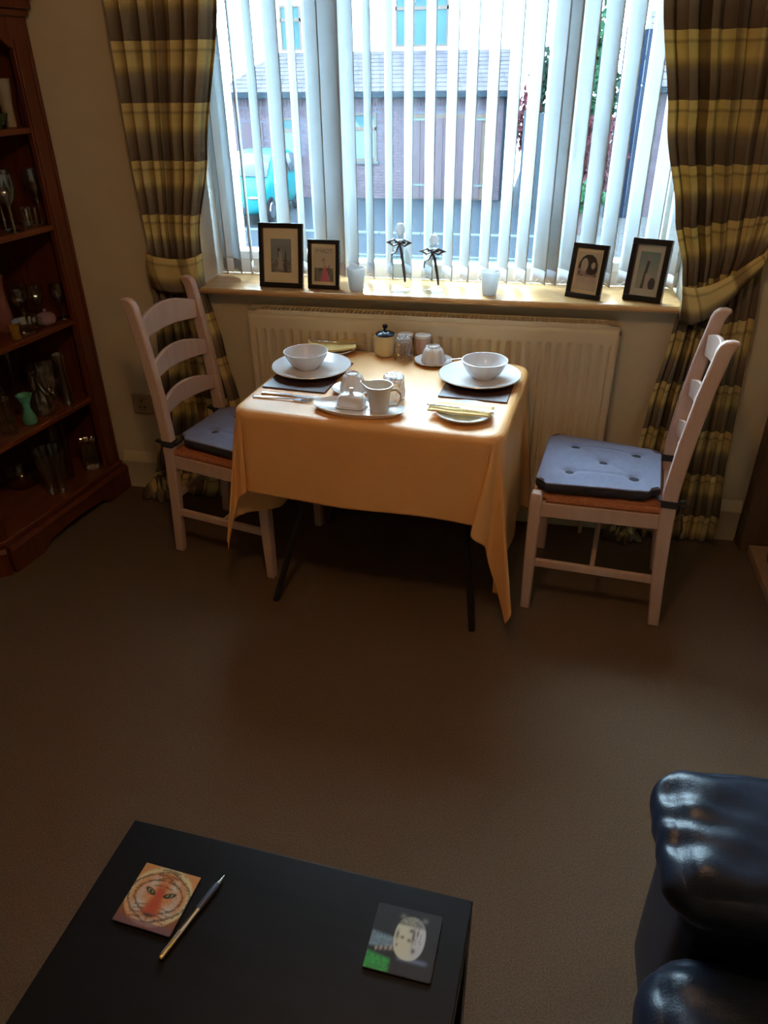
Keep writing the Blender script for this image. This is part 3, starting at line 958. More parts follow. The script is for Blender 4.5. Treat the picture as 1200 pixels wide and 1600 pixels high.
xs = axis(-HX - LW, HX + RWD, -HX, HX, 50, 55, 75)
ys = axis(-HY - FD, HY + BD, -HY, HY, 40, 50, 36)
m = MB()
def rc(X, Y):
    # table corners are rounded: pull the corner of the flat part in
    P = Vector(clothfn(X, Y))
    bx = max(-HX, min(HX, X)); by = max(-HY, min(HY, Y))
    rr = .035
    ex = abs(bx) - (HX - rr); ey = abs(by) - (HY - rr)
    if ex > 0 and ey > 0:
        d = math.hypot(ex, ey)
        mx_ = max(ex, ey)
        k = mx_ / d
        sx = math.copysign(1, bx); sy = math.copysign(1, by)
        P.x -= sx * ex * (1 - k); P.y -= sy * ey * (1 - k)
    return P
for y in ys:
    for x in xs:
        m.v.append(tuple(rc(x, y)))
nx = len(xs)
for j in range(len(ys) - 1):
    for i in range(nx - 1):
        a = j * nx + i
        m.f.append((a, a + 1, a + nx + 1, a + nx))
tc_o = m.build('tablecloth', M['cloth'], None, (TC.x, TC.y, 0), TR, solid=.0025, ang=180, offset=1)
tag(tc_o, 'ochre yellow tablecloth hanging in folds over the small table', 'tablecloth')
tc_o['category'] = 'tablecloth'

# ------------------------------------------------------------------ tableware
ZT = TH + .0055
def plate_m(r, h=.020, lip=.3):
    rb = r * .62
    prof = [(.001, 0), (rb * .9, 0), (rb, .003), (r * .97, h), (r, h + .001), (r * .985, h + .004), (rb * 1.04, .0075), (rb * .9, .0055), (.001, .0055)]
    return MB().lathe(prof, 48)
def bowl_m(r, h):
    return MB().lathe(shell([(r * .48, 0), (r * .52, .004), (r * .72, h * .30), (r * .90, h * .68), (r * .985, h * .97), (r, h)], .004), 48)
def put(m, name, material, x, y, z, label, cat, group=None, rz=0, **k):
    return tag(m.build(name, material, None, (x, y, z), rz, **k), label, cat, group)
MATS = []
for (x, y, lb) in ((-.718, 2.285, 'dark brown rectangular placemat on the left side of the table'), (-.150, 2.300, 'dark brown rectangular placemat on the right side of the table')):
    put(MB().box((0, 0, .002), (.215, .29, .004)), 'placemat', M['placemat'], x, y, ZT, lb, 'placemat', 'placemats on the table', TR, bevel=.002)
for (x, y, lb) in ((-.718, 2.315, 'white dinner plate under the bowl on the left placemat'), (-.155, 2.325, 'white dinner plate under the bowl on the right placemat')):
    put(plate_m(.134, .018), 'dinner_plate', M['china'], x, y, ZT + .0055, lb, 'plate', 'dinner plates on the table')
for (x, y, lb) in ((-.738, 2.325, 'white cereal bowl on the left dinner plate'), (-.142, 2.335, 'white cereal bowl on the right dinner plate')):
    put(bowl_m(.075, .058), 'cereal_bowl', M['china'], x, y, ZT + .0115, lb, 'bowl', 'cereal bowls on dinner plates')

# side plates with napkin and knife
def knife(label, x, y, z, rz, tilt=0):
    t = thing('table_knife', label, 'knife', (x, y, z), rz, 'cutlery on the table')
    t.rotation_euler = (0, tilt, rz)
    MB().rings([[(-.10, -.006, 0), (-.10, .006, 0), (-.10, .006, .005), (-.10, -.006, .005)], [(.0, -.0045, 0), (.0, .0045, 0), (.0, .0045, .005), (.0, -.0045, .005)]]).build('knife_handle', M['steel'], t, bevel=.0018)
    MB().extr([(0, -.004), (.02, -.009), (.09, -.010), (.105, -.002), (.108, .005), (.0, .005)], 2, .0015, .0030).build('blade', M['steel'], t)
    return t
def fork(label, x, y, z, rz):
    t = thing('table_fork', label, 'fork', (x, y, z), rz, 'cutlery on the table')
    MB().rings([[(-.10, -.008, 0), (-.10, .008, 0), (-.10, .008, .003), (-.10, -.008, .003)], [(-.02, -.003, .002), (-.02, .003, .002), (-.02, .003, .006), (-.02, -.003, .006)],
                [(.035, -.004, .003), (.035, .004, .003), (.035, .004, .006), (.035, -.004, .006)]]).build('fork_handle', M['steel'], t, bevel=.001)
    MB().extr([(.035, -.004), (.045, -.011), (.058, -.012), (.058, .012), (.045, .011), (.035, .004)], 2, .002, .004).build('fork_head', M['steel'], t)
    for k in range(4):
        y_ = -.0100 + k * .00667
        MB().tube([(.057, y_, .003), (.08, y_, .0025), (.098, y_ * .9, .006)], [.0018, .0015, .0008], 6).build('tine', M['steel'], t)
    return t
def napkin(label, x, y, z, rz, w_, d_, curl=0.0):
    t = MB()
    for layer in range(3):
        t.grid(lambda u, v, L=layer: ((u - .5) * w_ * (1 - .012 * L), (v - .5) * d_ * (1 - .02 * L), .0018 * L + .004 * abs(math.sin(u * 3.2 + 1)) * 0 + curl * (abs(u * 2 - 1) ** 2) * .5 + .001 * math.sin(u * 9 + v * 5)), 20, 10)
    return tag(t.build('napkin', M['napkin'], None, (x, y, z), rz, solid=.0014), label, 'napkin', 'yellow paper napkins on side plates')
put(plate_m(.085, .014), 'side_plate', M['china'], -.172, 2.030, ZT, 'white side plate under a folded napkin, at the right front of the table', 'plate', 'side plates with napkins')
napkin('folded yellow napkin lying across the front right side plate', -.185, 2.030, ZT + .020, TR - .02, .185, .075)
knife('steel knife laid over the napkin on the front right plate', -.185, 2.022, ZT + .0275, TR - .02)
put(plate_m(.085, .014), 'side_plate', M['china'], -.705, 2.535, ZT, 'white side plate under an open napkin, at the far left of the table', 'plate', 'side plates with napkins')
napkin('yellow napkin with raised corners on the far left side plate', -.705, 2.535, ZT + .018, TR + .35, .175, .115, .016)
knife('steel knife resting on the napkin at the far left', -.69, 2.55, ZT + .028, TR + .1)
knife('steel knife lying left of the left placemat edge, beside the fork', -.722, 2.095, ZT, TR + .02)
fork('steel fork with four tines lying in front of the left placemat', -.738, 2.064, ZT, TR + .03)

# oval tray with butter dish and jug
m = MB().lathe([(.001, 0), (.85, 0), (.90, .0035), (1.0, .013), (1.015, .016), (.99, .017), (.88, .0065), (.001, .0055)], 56, sx=.142, sy=.070)
put(m, 'oval_tray', M['china'], -.487, 2.018, ZT, 'white oval serving dish holding the butter dish and milk jug', 'serving dish', rz=TR)
bd = thing('butter_dish', 'white lidded butter dish with a round knob on the oval tray', 'butter dish', (-.512, 2.030, ZT + .007), TR)
def rrect(a, b, r, n=6):
    pts = []
    for cx, cy, s0 in ((a - r, b - r, 0), (-a + r, b - r, PI / 2), (-a + r, -b + r, PI), (a - r, -b + r, 1.5 * PI)):
        for k in range(n + 1):
            t = s0 + PI / 2 * k / n
            pts.append((cx + r * math.cos(t), cy + r * math.sin(t)))
    return pts
def rstack(levels):
    n = MB()
    n.rings([[(x, y, z) for x, y in rrect(a, b, r)] for a, b, r, z in levels])
    return n
rstack([(.040, .028, .014, 0), (.046, .033, .016, .004), (.046, .033, .016, .007)]).build('dish_base', M['china'], bd)
rstack([(.041, .029, .014, .007), (.041, .029, .016, .026), (.038, .027, .018, .034), (.030, .020, .018, .040), (.012, .008, .007, .043)]).build('lid', M['china'], bd)
MB().lathe([(.004, .042), (.004, .046), (.0085, .050), (.009, .055), (.006, .059), (.001, .060)], 20).build('knob', M['china'], bd)
jg = thing('milk_jug', 'white milk jug with spout and looped handle on the oval tray', 'jug', (-.425, 2.016, ZT + .007), TR)
prof = [(.026, 0), (.029, .004), (.030, .020), (.033, .045), (.038, .068), (.042, .080)]
m = MB(); rings = []
full = shell(prof, .003)
for r, z in full:
    ring = []
    for k in range(40):
        a = 2 * PI * k / 40
        sp = math.exp(-((a - PI) / .38) ** 2) * smooth(.045, .085, z) * .016
        ring.append(((r + sp) * math.cos(a), r * math.sin(a), z + sp * .4))
    rings.append(ring)
m.rings(rings).build('jug_body', M['jugchina'], jg)
MB().tube([(.036, 0, .066), (.052, 0, .070), (.066, 0, .058), (.067, 0, .038), (.056, 0, .022), (.030, 0, .016)], [.0045, .004, .004, .004, .004, .0045], 10).build('handle', M['jugchina'], jg)

# inverted cups on saucers
def cup_set(x, y, rz, lab_s, lab_c, spoon=None, tilt=0):
    put(plate_m(.066, .011), 'saucer', M['china'], x, y, ZT, lab_s, 'saucer', 'saucers under upturned cups')
    t = thing('teacup', lab_c, 'cup', (x, y, ZT + .0072), rz, 'upturned cups on saucers')
    m = MB(); rings = []
    pf = [(.041, .0), (.0415, .003), (.038, .022), (.031, .042), (.024, .050), (.021, .051), (.021, .055), (.019, .055), (.018, .0505), (.001, .050)]
    for r, z in pf:
        rings.append([((r + .0012 * math.cos(12 * a)) * math.cos(a), (r + .0012 * math.cos(12 * a)) * math.sin(a), z) for a in [2 * PI * k / 72 for k in range(72)]])
    m.rings(rings, True, False); m.build('cup_body', M['china'], t)
    MB().tube([(.036, 0, .036), (.050, 0, .040), (.058, 0, .028), (.054, 0, .014), (.040, 0, .010)], .0032, 8).build('handle', M['china'], t)
cup_set(-.327, 2.470, 2.2, 'white saucer at the back of the table near the right bowl', 'upturned white cup on the saucer at the back of the table')
cup_set(-.540, 2.165, 2.0, 'white saucer behind the oval tray', 'upturned white cup behind the butter dish')
sp = thing('teaspoon', 'steel teaspoon on the saucer at the back, handle pointing right', 'spoon', (-.285, 2.475, ZT + .010), .15, 'cutlery on the table')
MB().tube([(.07, 0, .010), (.02, 0, .005), (-.0, 0, .002)], [.004, .0022, .002], 8, flat=.4).build('spoon_handle', M['steel'], sp)
MB().lathe([(.001, -.001), (.7, 0), (1, .0035), (.9, .0035), (.001, .001)], 20, (-.012, 0, 0), sx=.013, sy=.008).build('spoon_bowl', M['steel'], sp)

# honey pot, jars, tumblers
hp = thing('honey_pot', 'cream stoneware pot with a dark blue knobbed lid', 'pot', (-.508, 2.530, ZT), 0)
MB().lathe([(.001, 0), (.030, 0), (.036, .004), (.041, .025), (.041, .052), (.036, .066), (.034, .070), (.037, .073), (.030, .074), (.001, .072)], 36).build('pot_body', M['cream_china'], hp)
MB().lathe([(.034, .073), (.035, .077), (.028, .083), (.010, .089), (.006, .090), (.005, .095), (.009, .100), (.010, .105), (.006, .110), (.001, .111)], 32).build('lid', M['navy'], hp)
MB().tube([(-.040, 0, .062), (-.047, 0, .060), (-.044, 0, .052)], .003, 8).build('lug', M['cream_china'], hp)
for (x, y, lb) in ((-.440, 2.561, 'small blush jar with white top, left one behind the cut glass'), (-.378, 2.561, 'small blush jar with white top, right one near the radiator')):
    t = thing('spice_jar', lb, 'jar', (x, y, ZT), 0, 'blush jars at the back of the table')
    MB().lathe([(.001, 0), (.019, 0), (.022, .003), (.024, .035), (.026, .056), (.025, .060), (.001, .060)], 28).build('jar_body', M['pinkcork'], t)
    MB().lathe([(.026, .0585), (.029, .061), (.029, .069), (.026, .072), (.001, .0725)], 28).build('lid', M['china'], t)
def cut_tumbler(x, y, label, r=.034, h=.078, seed=0):
    m = MB(); rings = []
    pf = [(r, 0), (r, .002), (r * .98, h * .3), (r * .92, h * .55), (r * .86, h * .95), (r * .80, h), (.001, h), (.001, h - .010), (r * .74, h - .011), (r * .86, h * .4), (r * .93, .001)]
    for i, (a, z) in enumerate(pf):
        rings.append([((a + (.0022 if 2 <= i <= 4 else 0) * (1 if k % 2 else -1)) * math.cos(2 * PI * k / 28), (a + (.0022 if 2 <= i <= 4 else 0) * (1 if k % 2 else -1)) * math.sin(2 * PI * k / 28), z) for k in range(28)])
    m.rings(rings, True, False)
    return put(m, 'cut_glass_tumbler', M['cutglass'], x, y, ZT, label, 'tumbler', 'upturned cut glass tumblers', ang=15)
cut_tumbler(-.436, 2.494, 'upturned cut glass tumbler beside the honey pot')
cut_tumbler(-.402, 2.128, 'upturned cut glass tumbler behind the milk jug')

# ------------------------------------------------------------------ display cabinet
CA = math.atan2(-.991, -.133)
cab = thing('display_cabinet', 'tall dark orange pine display cabinet full of glassware', 'cabinet', (-1.742, 2.676, 0), CA)
# local: +x along the front toward the camera, -y into the cabinet
DEP = .34
P_, PH_, PB_ = M['pine'], M['pine_h'], M['pineback']
plan = [(.0, 0), (.70, 0), (.86, -.16), (.86, -DEP), (.0, -DEP)]
def slab(z0, z1, grow=0.0, xlo=0.0):
    pl = [(xlo, grow), (.70 + grow * .4, grow), (.86 + grow, -.16 + grow * .4), (.86 + grow, -DEP), (.05, -DEP)]
    return MB().extr(pl, 2, z0, z1)
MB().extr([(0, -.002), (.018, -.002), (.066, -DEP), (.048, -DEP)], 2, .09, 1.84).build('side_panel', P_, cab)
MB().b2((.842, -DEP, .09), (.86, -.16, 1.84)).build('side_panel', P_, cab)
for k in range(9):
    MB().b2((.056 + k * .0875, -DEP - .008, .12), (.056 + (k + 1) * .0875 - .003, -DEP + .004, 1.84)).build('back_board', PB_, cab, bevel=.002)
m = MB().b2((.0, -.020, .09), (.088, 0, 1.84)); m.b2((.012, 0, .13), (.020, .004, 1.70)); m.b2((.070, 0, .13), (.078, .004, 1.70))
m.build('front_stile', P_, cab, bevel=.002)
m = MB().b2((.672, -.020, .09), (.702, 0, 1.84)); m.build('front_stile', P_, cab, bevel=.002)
c45 = Matrix.Rotation(-PI / 4, 3, 'Z')
def cant(x0, x1, z0, z1, th=.018, off=0):
    m = MB(); c = Vector((.70, 0, 0)) + c45 @ Vector(((x0 + x1) / 2, -th / 2 + off, 0)); c.z = (z0 + z1) / 2
    m.box(c, (x1 - x0, th, z1 - z0), c45); return m
m = cant(0, .226, .09, 1.84)
m.v += []
cp = m.build('canted_panel', P_, cab, bevel=.002)
for s0, z0, r in ((.05, .22, .012), (.11, .25, .007), (.16, .62, .009)):
    c = Vector((.70, 0, 0)) + c45 @ Vector((s0, .0005, 0)); c.z = z0
    MB().tube([c - c45 @ Vector((0, .002, 0)), c + c45 @ Vector((0, .0004, 0))], r, 12).build('knot', M['knot'], cap_parent if False else cp)
SHZ = [.130, .453, .778, 1.127, 1.445]
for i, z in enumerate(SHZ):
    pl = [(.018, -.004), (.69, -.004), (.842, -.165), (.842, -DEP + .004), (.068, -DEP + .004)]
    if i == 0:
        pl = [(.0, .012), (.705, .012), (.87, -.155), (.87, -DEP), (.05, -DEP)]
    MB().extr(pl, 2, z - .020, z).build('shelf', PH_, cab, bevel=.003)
# plinth with scalloped lower edge
m = MB()
def plinth_run(a, b, n, curve=True):
    a = Vector((*a, 0)); b = Vector((*b, 0)); L_ = (b - a).length; t = (b - a).normalized(); nn = Vector((t.y, -t.x, 0))
    if nn.y < 0: nn = -nn
    rings = []
    for k in range(n + 1):
        s_ = L_ * k / n
        zb = 0.0
        if curve:
            e = min(s_, L_ - s_)
            zb = .034 * smooth(.14, .20, e) + .010 * smooth(.20, .26, e) * math.sin((e - .2) * 6)
        p = a + t * s_
        rings.append([p + Vector((0, 0, zb)), p + nn * .022 + Vector((0, 0, zb)), p + nn * .022 + Vector((0, 0, .085)), p + nn * .026 + Vector((0, 0, .095)), p + nn * .016 + Vector((0, 0, .110)), p + Vector((0, 0, .110))])
    m.rings(rings)
plinth_run((0, .012), (.708, .012), 40)
plinth_run((.708, .012), (.885, -.165), 10, False)
m.build('plinth', P_, cab, ang=30)
MB().b2((.055, -DEP, 0), (.87, -DEP + .02, .11)).build('plinth_back', P_, cab)
# valance with arched edge, cornice
m = MB(); rings = []
for k in range(41):
    x = .086 + (.676 - .086) * k / 40
    q = abs(k / 40 * 2 - 1)
    zb = 1.740 - .035 * smooth(.45, .75, q) - .030 * smooth(.80, .98, q)
    rings.append([(x, -.018, zb), (x, -.002, zb), (x, -.002, 1.84), (x, -.018, 1.84)])
m.rings(rings).build('valance', P_, cab, ang=30)
for z0, z1, g in ((1.765, 1.785, .016), (1.785, 1.815, .032), (1.815, 1.845, .052), (1.845, 1.868, .062)):
    slab(z0, z1, g).build('cornice', P_, cab, bevel=.004)

def cabpos(s_, d_):
    # s along front, d depth behind the front
    v = Matrix.Rotation(CA, 3, 'Z') @ Vector((s_, -d_, 0))
    return (-1.742 + v.x, 2.676 + v.y)
G_SH = ['glassware on the bottom shelf', 'glassware on the second shelf up', 'glassware on the third shelf up', 'glassware on the fourth shelf up', 'ornaments on the top shelf']
def wine(r=.032, h=.15):
    return MB().lathe(shell([(r * .95, 0), (r * .9, .003), (.006, .008), (.0045, h * .42), (.010, h * .47), (r * .75, h * .58), (r, h * .74), (r * .92, h)], .0022), 28)
def vase(r, h, waist=.5, lip=1.0):
    return MB().lathe(shell([(r * .75, 0), (r * .8, .006), (r, h * .28), (r * waist, h * .72), (r * lip * .9, h * .96), (r * lip, h)], .004), 32)
def bowlv(r, h):
    return MB().lathe(shell([(r * .40, 0), (r * .42, .006), (r * .85, h * .45), (r, h)], .005), 36)
def fluted(m, n=16, a=.0026):
    out = []
    for x, y, z in m.v:
        an = math.atan2(y, x); r = math.hypot(x, y)
        k = 1 + (a / max(r, .01)) * math.cos(n * an) if r > .01 else 1
        out.append((x * k, y * k, z))
    m.v = out
    return m
def decanter(r, h):
    return MB().lathe(shell([(r * .85, 0), (r, .008), (r * 1.0, h * .35), (r * .35, h * .62), (r * .28, h * .85), (r * .42, h * .88)], .004), 28)
def putc(m, name, mt, sh, s_, d_, label, cat):
    x, y = cabpos(s_, d_)
    return tag(m.build(name, mt, None, (x, y, SHZ[sh] + .0005), hsh(s_ * 10, d_) * 3), label, cat, G_SH[sh])
gl, cg = M['glass'], M['cutthin']
# bottom shelf
putc(fluted(MB().lathe(shell([(.036, 0), (.040, .012), (.036, .05), (.048, .11), (.060, .17), (.063, .185)], .005), 64), 16), 'glass_vase', cg, 0, .325, .065, 'large cut glass vase with heavy base standing at the front of the bottom shelf', 'vase')
putc(fluted(vase(.038, .13, .8, 1.1), 14), 'glass_vase', cg, 0, .105, .060, 'fluted glass vase in the far right corner of the bottom shelf', 'vase')
putc(MB().lathe(shell([(.040, 0), (.044, .006), (.046, .10), (.050, .255)], .004), 36), 'glass_vase', gl, 0, .215, .120, 'tall straight clear vase just behind the large cut vase', 'vase')
putc(bowlv(.070, .080), 'glass_bowl', gl, 0, .34, .215, 'wide clear bowl at the dark back of the bottom shelf', 'bowl')
# second shelf
putc(MB().lathe(shell([(.024, 0), (.028, .006), (.026, .026), (.013, .060), (.016, .082), (.028, .108), (.030, .114)], .006), 28), 'green_vase', M['greenglass'], 1, .372, .060, 'small sea-green waisted glass vase at the front of the second shelf', 'vase')
putc(fluted(decanter(.046, .19)), 'glass_decanter', cg, 1, .278, .080, 'cut glass decanter right of the sea-green vase', 'decanter')
putc(vase(.026, .205, .7, 1.1), 'glass_vase', cg, 1, .165, .050, 'tall slim glass vase near the right end of the second shelf', 'vase')
putc(fluted(bowlv(.072, .135)), 'glass_bowl', cg, 1, .135, .165, 'big cut glass bowl at the far right end of the second shelf', 'bowl')
putc(vase(.034, .235, .6, 1.0), 'glass_vase', gl, 1, .265, .200, 'tall clear vase at the back behind the decanter', 'vase')
putc(fluted(MB().lathe(shell([(.028, 0), (.030, .01), (.026, .05), (.030, .12), (.034, .135)], .004), 28), 12), 'glass_tumbler', cg, 1, .475, .065, 'cut glass beaker left of the sea-green vase', 'tumbler')
putc(wine(.032, .155), 'stem_glass', gl, 1, .405, .150, 'clear stemmed glass behind the sea-green vase', 'glass')
# third shelf
x, y = cabpos(.175, .052)
tp = thing('mauve_pot', 'round mauve glass pot with low domed lid on the third shelf front', 'pot', (x, y, SHZ[2] + .0005), 0, G_SH[2])
MB().lathe([(.001, 0), (.020, 0), (.032, .010), (.037, .024), (.032, .039), (.018, .047), (.001, .048)], 28).build('pot_body', M['mauve'], tp)
MB().lathe([(.001, .047), (.005, .048), (.007, .055), (.0035, .060), (.001, .061)], 16).build('knob', M['mauve'], tp)
putc(vase(.036, .20, .8, 1.1), 'pink_vase', M['pinkglass'], 2, .285, .150, 'tall pale pink glass vase at the left of the third shelf', 'vase')
putc(fluted(bowlv(.055, .045)), 'glass_bowl', cg, 2, .275, .054, 'low cut glass bowl left of the mauve pot on the third shelf', 'bowl')
for i, (s_, d_, lb) in enumerate(((.185, .150, 'stemmed crystal glass behind the mauve pot'), (.128, .122, 'stemmed crystal glass right of the mauve pot'),
                                  (.080, .056, 'stemmed crystal glass nearest the right post on the third shelf'), (.125, .200, 'stemmed crystal glass in the back right corner of the third shelf'))):
    putc(fluted(wine(.030, .135), 10, .0012), 'stem_glass', cg, 2, s_, d_, lb, 'glass')
putc(MB().lathe(shell([(.016, 0), (.018, .004), (.015, .02), (.020, .050)], .003), 20), 'amber_glass', M['amber'], 2, .352, .040, 'small amber glass at the left front edge of the third shelf', 'glass')
# fourth shelf
for i, (s_, d_, lb) in enumerate(((.072, .060, 'tall wine glass nearest the right post on the fourth shelf'), (.120, .150, 'tall wine glass at the back right of the fourth shelf'),
                                  (.200, .110, 'tall wine glass behind the short tumbler on the fourth shelf'), (.235, .040, 'tall wine glass at the left front of the fourth shelf'), (.290, .120, 'tall wine glass at the back left of the fourth shelf'))):
    putc(fluted(wine(.034, .185), 12, .0014), 'stem_glass', cg, 3, s_, d_, lb, 'glass')
putc(fluted(MB().lathe(shell([(.024, 0), (.026, .006), (.029, .062), (.030, .066)], .003), 28)), 'glass_tumbler', cg, 3, .150, .045, 'short cut glass tumbler at the front of the fourth shelf', 'tumbler')
# top shelf
putc(MB().lathe([(.001, 0), (.016, 0), (.018, .004), (.019, .045), (.013, .10), (.009, .14), (.011, .145), (.001, .145)], 24), 'purple_vase', M['purple'], 4, .055, .040, 'slim dark purple glass vase on the top shelf', 'vase')
putc(MB().lathe(shell([(.018, 0), (.020, .004), (.020, .07), (.028, .140), (.030, .145)], .004), 28), 'cream_vase', M['creamvase'], 4, .102, .070, 'cream flared vase beside the purple vase on the top shelf', 'vase')
putc(bowlv(.040, .045), 'green_bowl', M['bottlegreen'], 4, .175, .060, 'dark green bowl left of the cream vase on the top shelf', 'bowl')

# ------------------------------------------------------------------ fireplace side (right edge)
fs = thing('fire_surround', 'dark oak fire surround standing against the window wall at the right edge', 'fireplace', (1.0, 2.645, 0))
MB().b2((-.150, -.04, 0), (.155, .04, 1.10)).build('upright_panel', M['surround'], fs, bevel=.003)
MB().b2((-.165, -.06, 1.10), (.158, .04, 1.14)).build('mantel_shelf', M['surround'], fs, bevel=.005)
he = MB().b2((0, 0, 0), (.275, .95, .035)).build('hearth_slab', M['hearth'], None, (.878, 1.65, 0), bevel=.006)
tag(he, 'low tan stone hearth slab on the carpet at the right edge', 'hearth')
cb = thing('coal_bucket', 'round black bucket with a pewter rim standing on the hearth', 'bucket', (.975, 2.47, .0355))
MB().lathe(shell([(.050, 0), (.062, .01), (.066, .035), (.058, .055)], .004), 28).build('bucket_body', M['iron'], cb)
MB().lathe([(.057, .052), (.064, .056), (.063, .062), (.056, .062)], 28).build('rim', M['pewter'], cb)
blk = MB().b2((-.05, -.04, 0), (.05, .04, .075)).build('fender_block', M['hearth'], None, (.985, 2.30, .0355), bevel=.008)
tag(blk, 'pinkish tan stone fender block on the hearth in front of the bucket', 'fender')
kt = thing('fire_tools', 'black iron fire tool stand hanging at the right edge above the hearth', 'fire tools', (1.088, 2.538, .0355))
MB().lathe([(.001, 0), (.055, 0), (.050, .012), (.012, .02), (.001, .022)], 24).build('stand_base', M['iron'], kt)
MB().tube([(0, 0, .01), (0, 0, .50)], .008, 10).build('pole', M['iron'], kt)
MB().lathe([(.001, .50), (.015, .505), (.02, .52), (.012, .538), (.001, .542)], 20).build('finial', M['iron'], kt)
for a in (2.2, 3.4, 4.6):
    d = Vector((math.cos(a), math.sin(a), 0))
    MB().tube([d * .006 + Vector((0, 0, .45)), d * .045 + Vector((0, 0, .46)), d * .045 + Vector((0, 0, .30)), d * .045 + Vector((0, 0, .08))], [.004, .004, .005, .014], 8, flat=.5).build('tool', M['iron'], kt)

# ------------------------------------------------------------------ coffee table
KR = math.radians(-3.6)
ck = thing('coffee_table', 'black-brown low coffee table in the left foreground', 'coffee table', (-.350, .345, 0), KR)
KX, KY, KZ = .313, .42, .42
MB().b2((-KX, -KY, KZ - .045), (KX, KY, KZ)).build('table_top', M['coffee'], ck, bevel=.002)
for sx in (-1, 1):
    for sy in (-1, 1):
        MB().b2((sx * KX, sy * KY, 0), (sx * (KX - .05), sy * (KY - .05), KZ - .045)).build('leg', M['coffee'], ck, bevel=.002)
MB().b2((-KX + .03, -KY + .03, .13), (KX - .03, KY - .03, .15)).build('lower_shelf', M['coffee'], ck)

def tiger(u, v):
    x, y = (u - .5) * 2, (v - .5) * 2
    r = math.hypot(x * .92, y - .05); a = math.atan2(abs(x), y - .05)
    n1 = hsh(int(u * 40), int(v * 40))
    c = mixc((.40, .13, .03), (.52, .22, .06), n1)
    # pale cheeks, brows, chin
    for px, py, sx, sy, k in ((.36, .45, .15, .22, .9), (.60, .05, .12, .30, .6), (.50, -.36, .22, .24, .95), (.16, -.78, .22, .14, .7)):
        c = mixc(c, (.46, .42, .36), k * math.exp(-((abs(x) - px) / sx) ** 2 - ((y - py) / sy) ** 2))
    # cream ruff on the outside
    c = mixc(c, (.50, .44, .24), .9 * math.exp(-((r - .92) / .10) ** 2) * smooth(-1.0, -.2, y + x * .3))
    # fine dark stripes following the head
    if .50 < r < .98:
        st = math.sin(r * 30 + 2.2 * math.sin(a * 3.0) + 1.5 * n1)
        c = mixc(c, (.035, .018, .012), .75 * smooth(.25, .85, st) * smooth(.50, .60, r))
    if y > .28 and abs(x) < .34:
        st = math.sin(y * 34 + 7 * abs(x))
        c = mixc(c, (.04, .018, .012), .7 * smooth(.2, .8, st) * smooth(.28, .4, y) * (1 if abs(x) > .05 else .4))
    # red-brown bridge of the nose, widening down to the muzzle
    wn = .17 + .10 * smooth(.1, -.45, y) if False else .17 + .12 * (1 - smooth(-.45, .1, y))
    nb = math.exp(-(x / wn) ** 4) * smooth(-.62, -.50, y) * (1 - smooth(.20, .55, y))
    c = mixc(c, (.36, .055, .018), nb)
    c = mixc(c, (.05, .018, .012), math.exp(-(x / .20) ** 4 - ((y + .58) / .06) ** 2))
    c = mixc(c, (.04, .02, .014), .8 * math.exp(-(x / .03) ** 2) * smooth(-.85, -.62, y) * (1 - smooth(-.60, -.5, y)))
    # whisker rows
    if -.75 < y < -.25 and .22 < abs(x) < .62 and math.sin(y * 48 + abs(x) * 9) > .55: c = mixc(c, (.05, .03, .02), .55)
    # slanted eyes with dark rims
    ex, ey = abs(x) - .34, y - .16 - (abs(x) - .34) * .35
    d = (ex / .16) ** 2 + (ey / .075) ** 2
    if d < 1.7: c = mixc(c, (.02, .014, .012), 1 if d < 1.2 else .6)
    if d < .45: c = (.26, .27, .13)
    if (ex / .045) ** 2 + (ey / .05) ** 2 < 1: c = (.01, .01, .01)
    if r > 1.0: c = mixc(c, (.10, .035, .02) if y < .2 else (.42, .18, .05), .8)
    if y < -.80: c = mixc(c, (.13, .06, .08), .7)
    return c
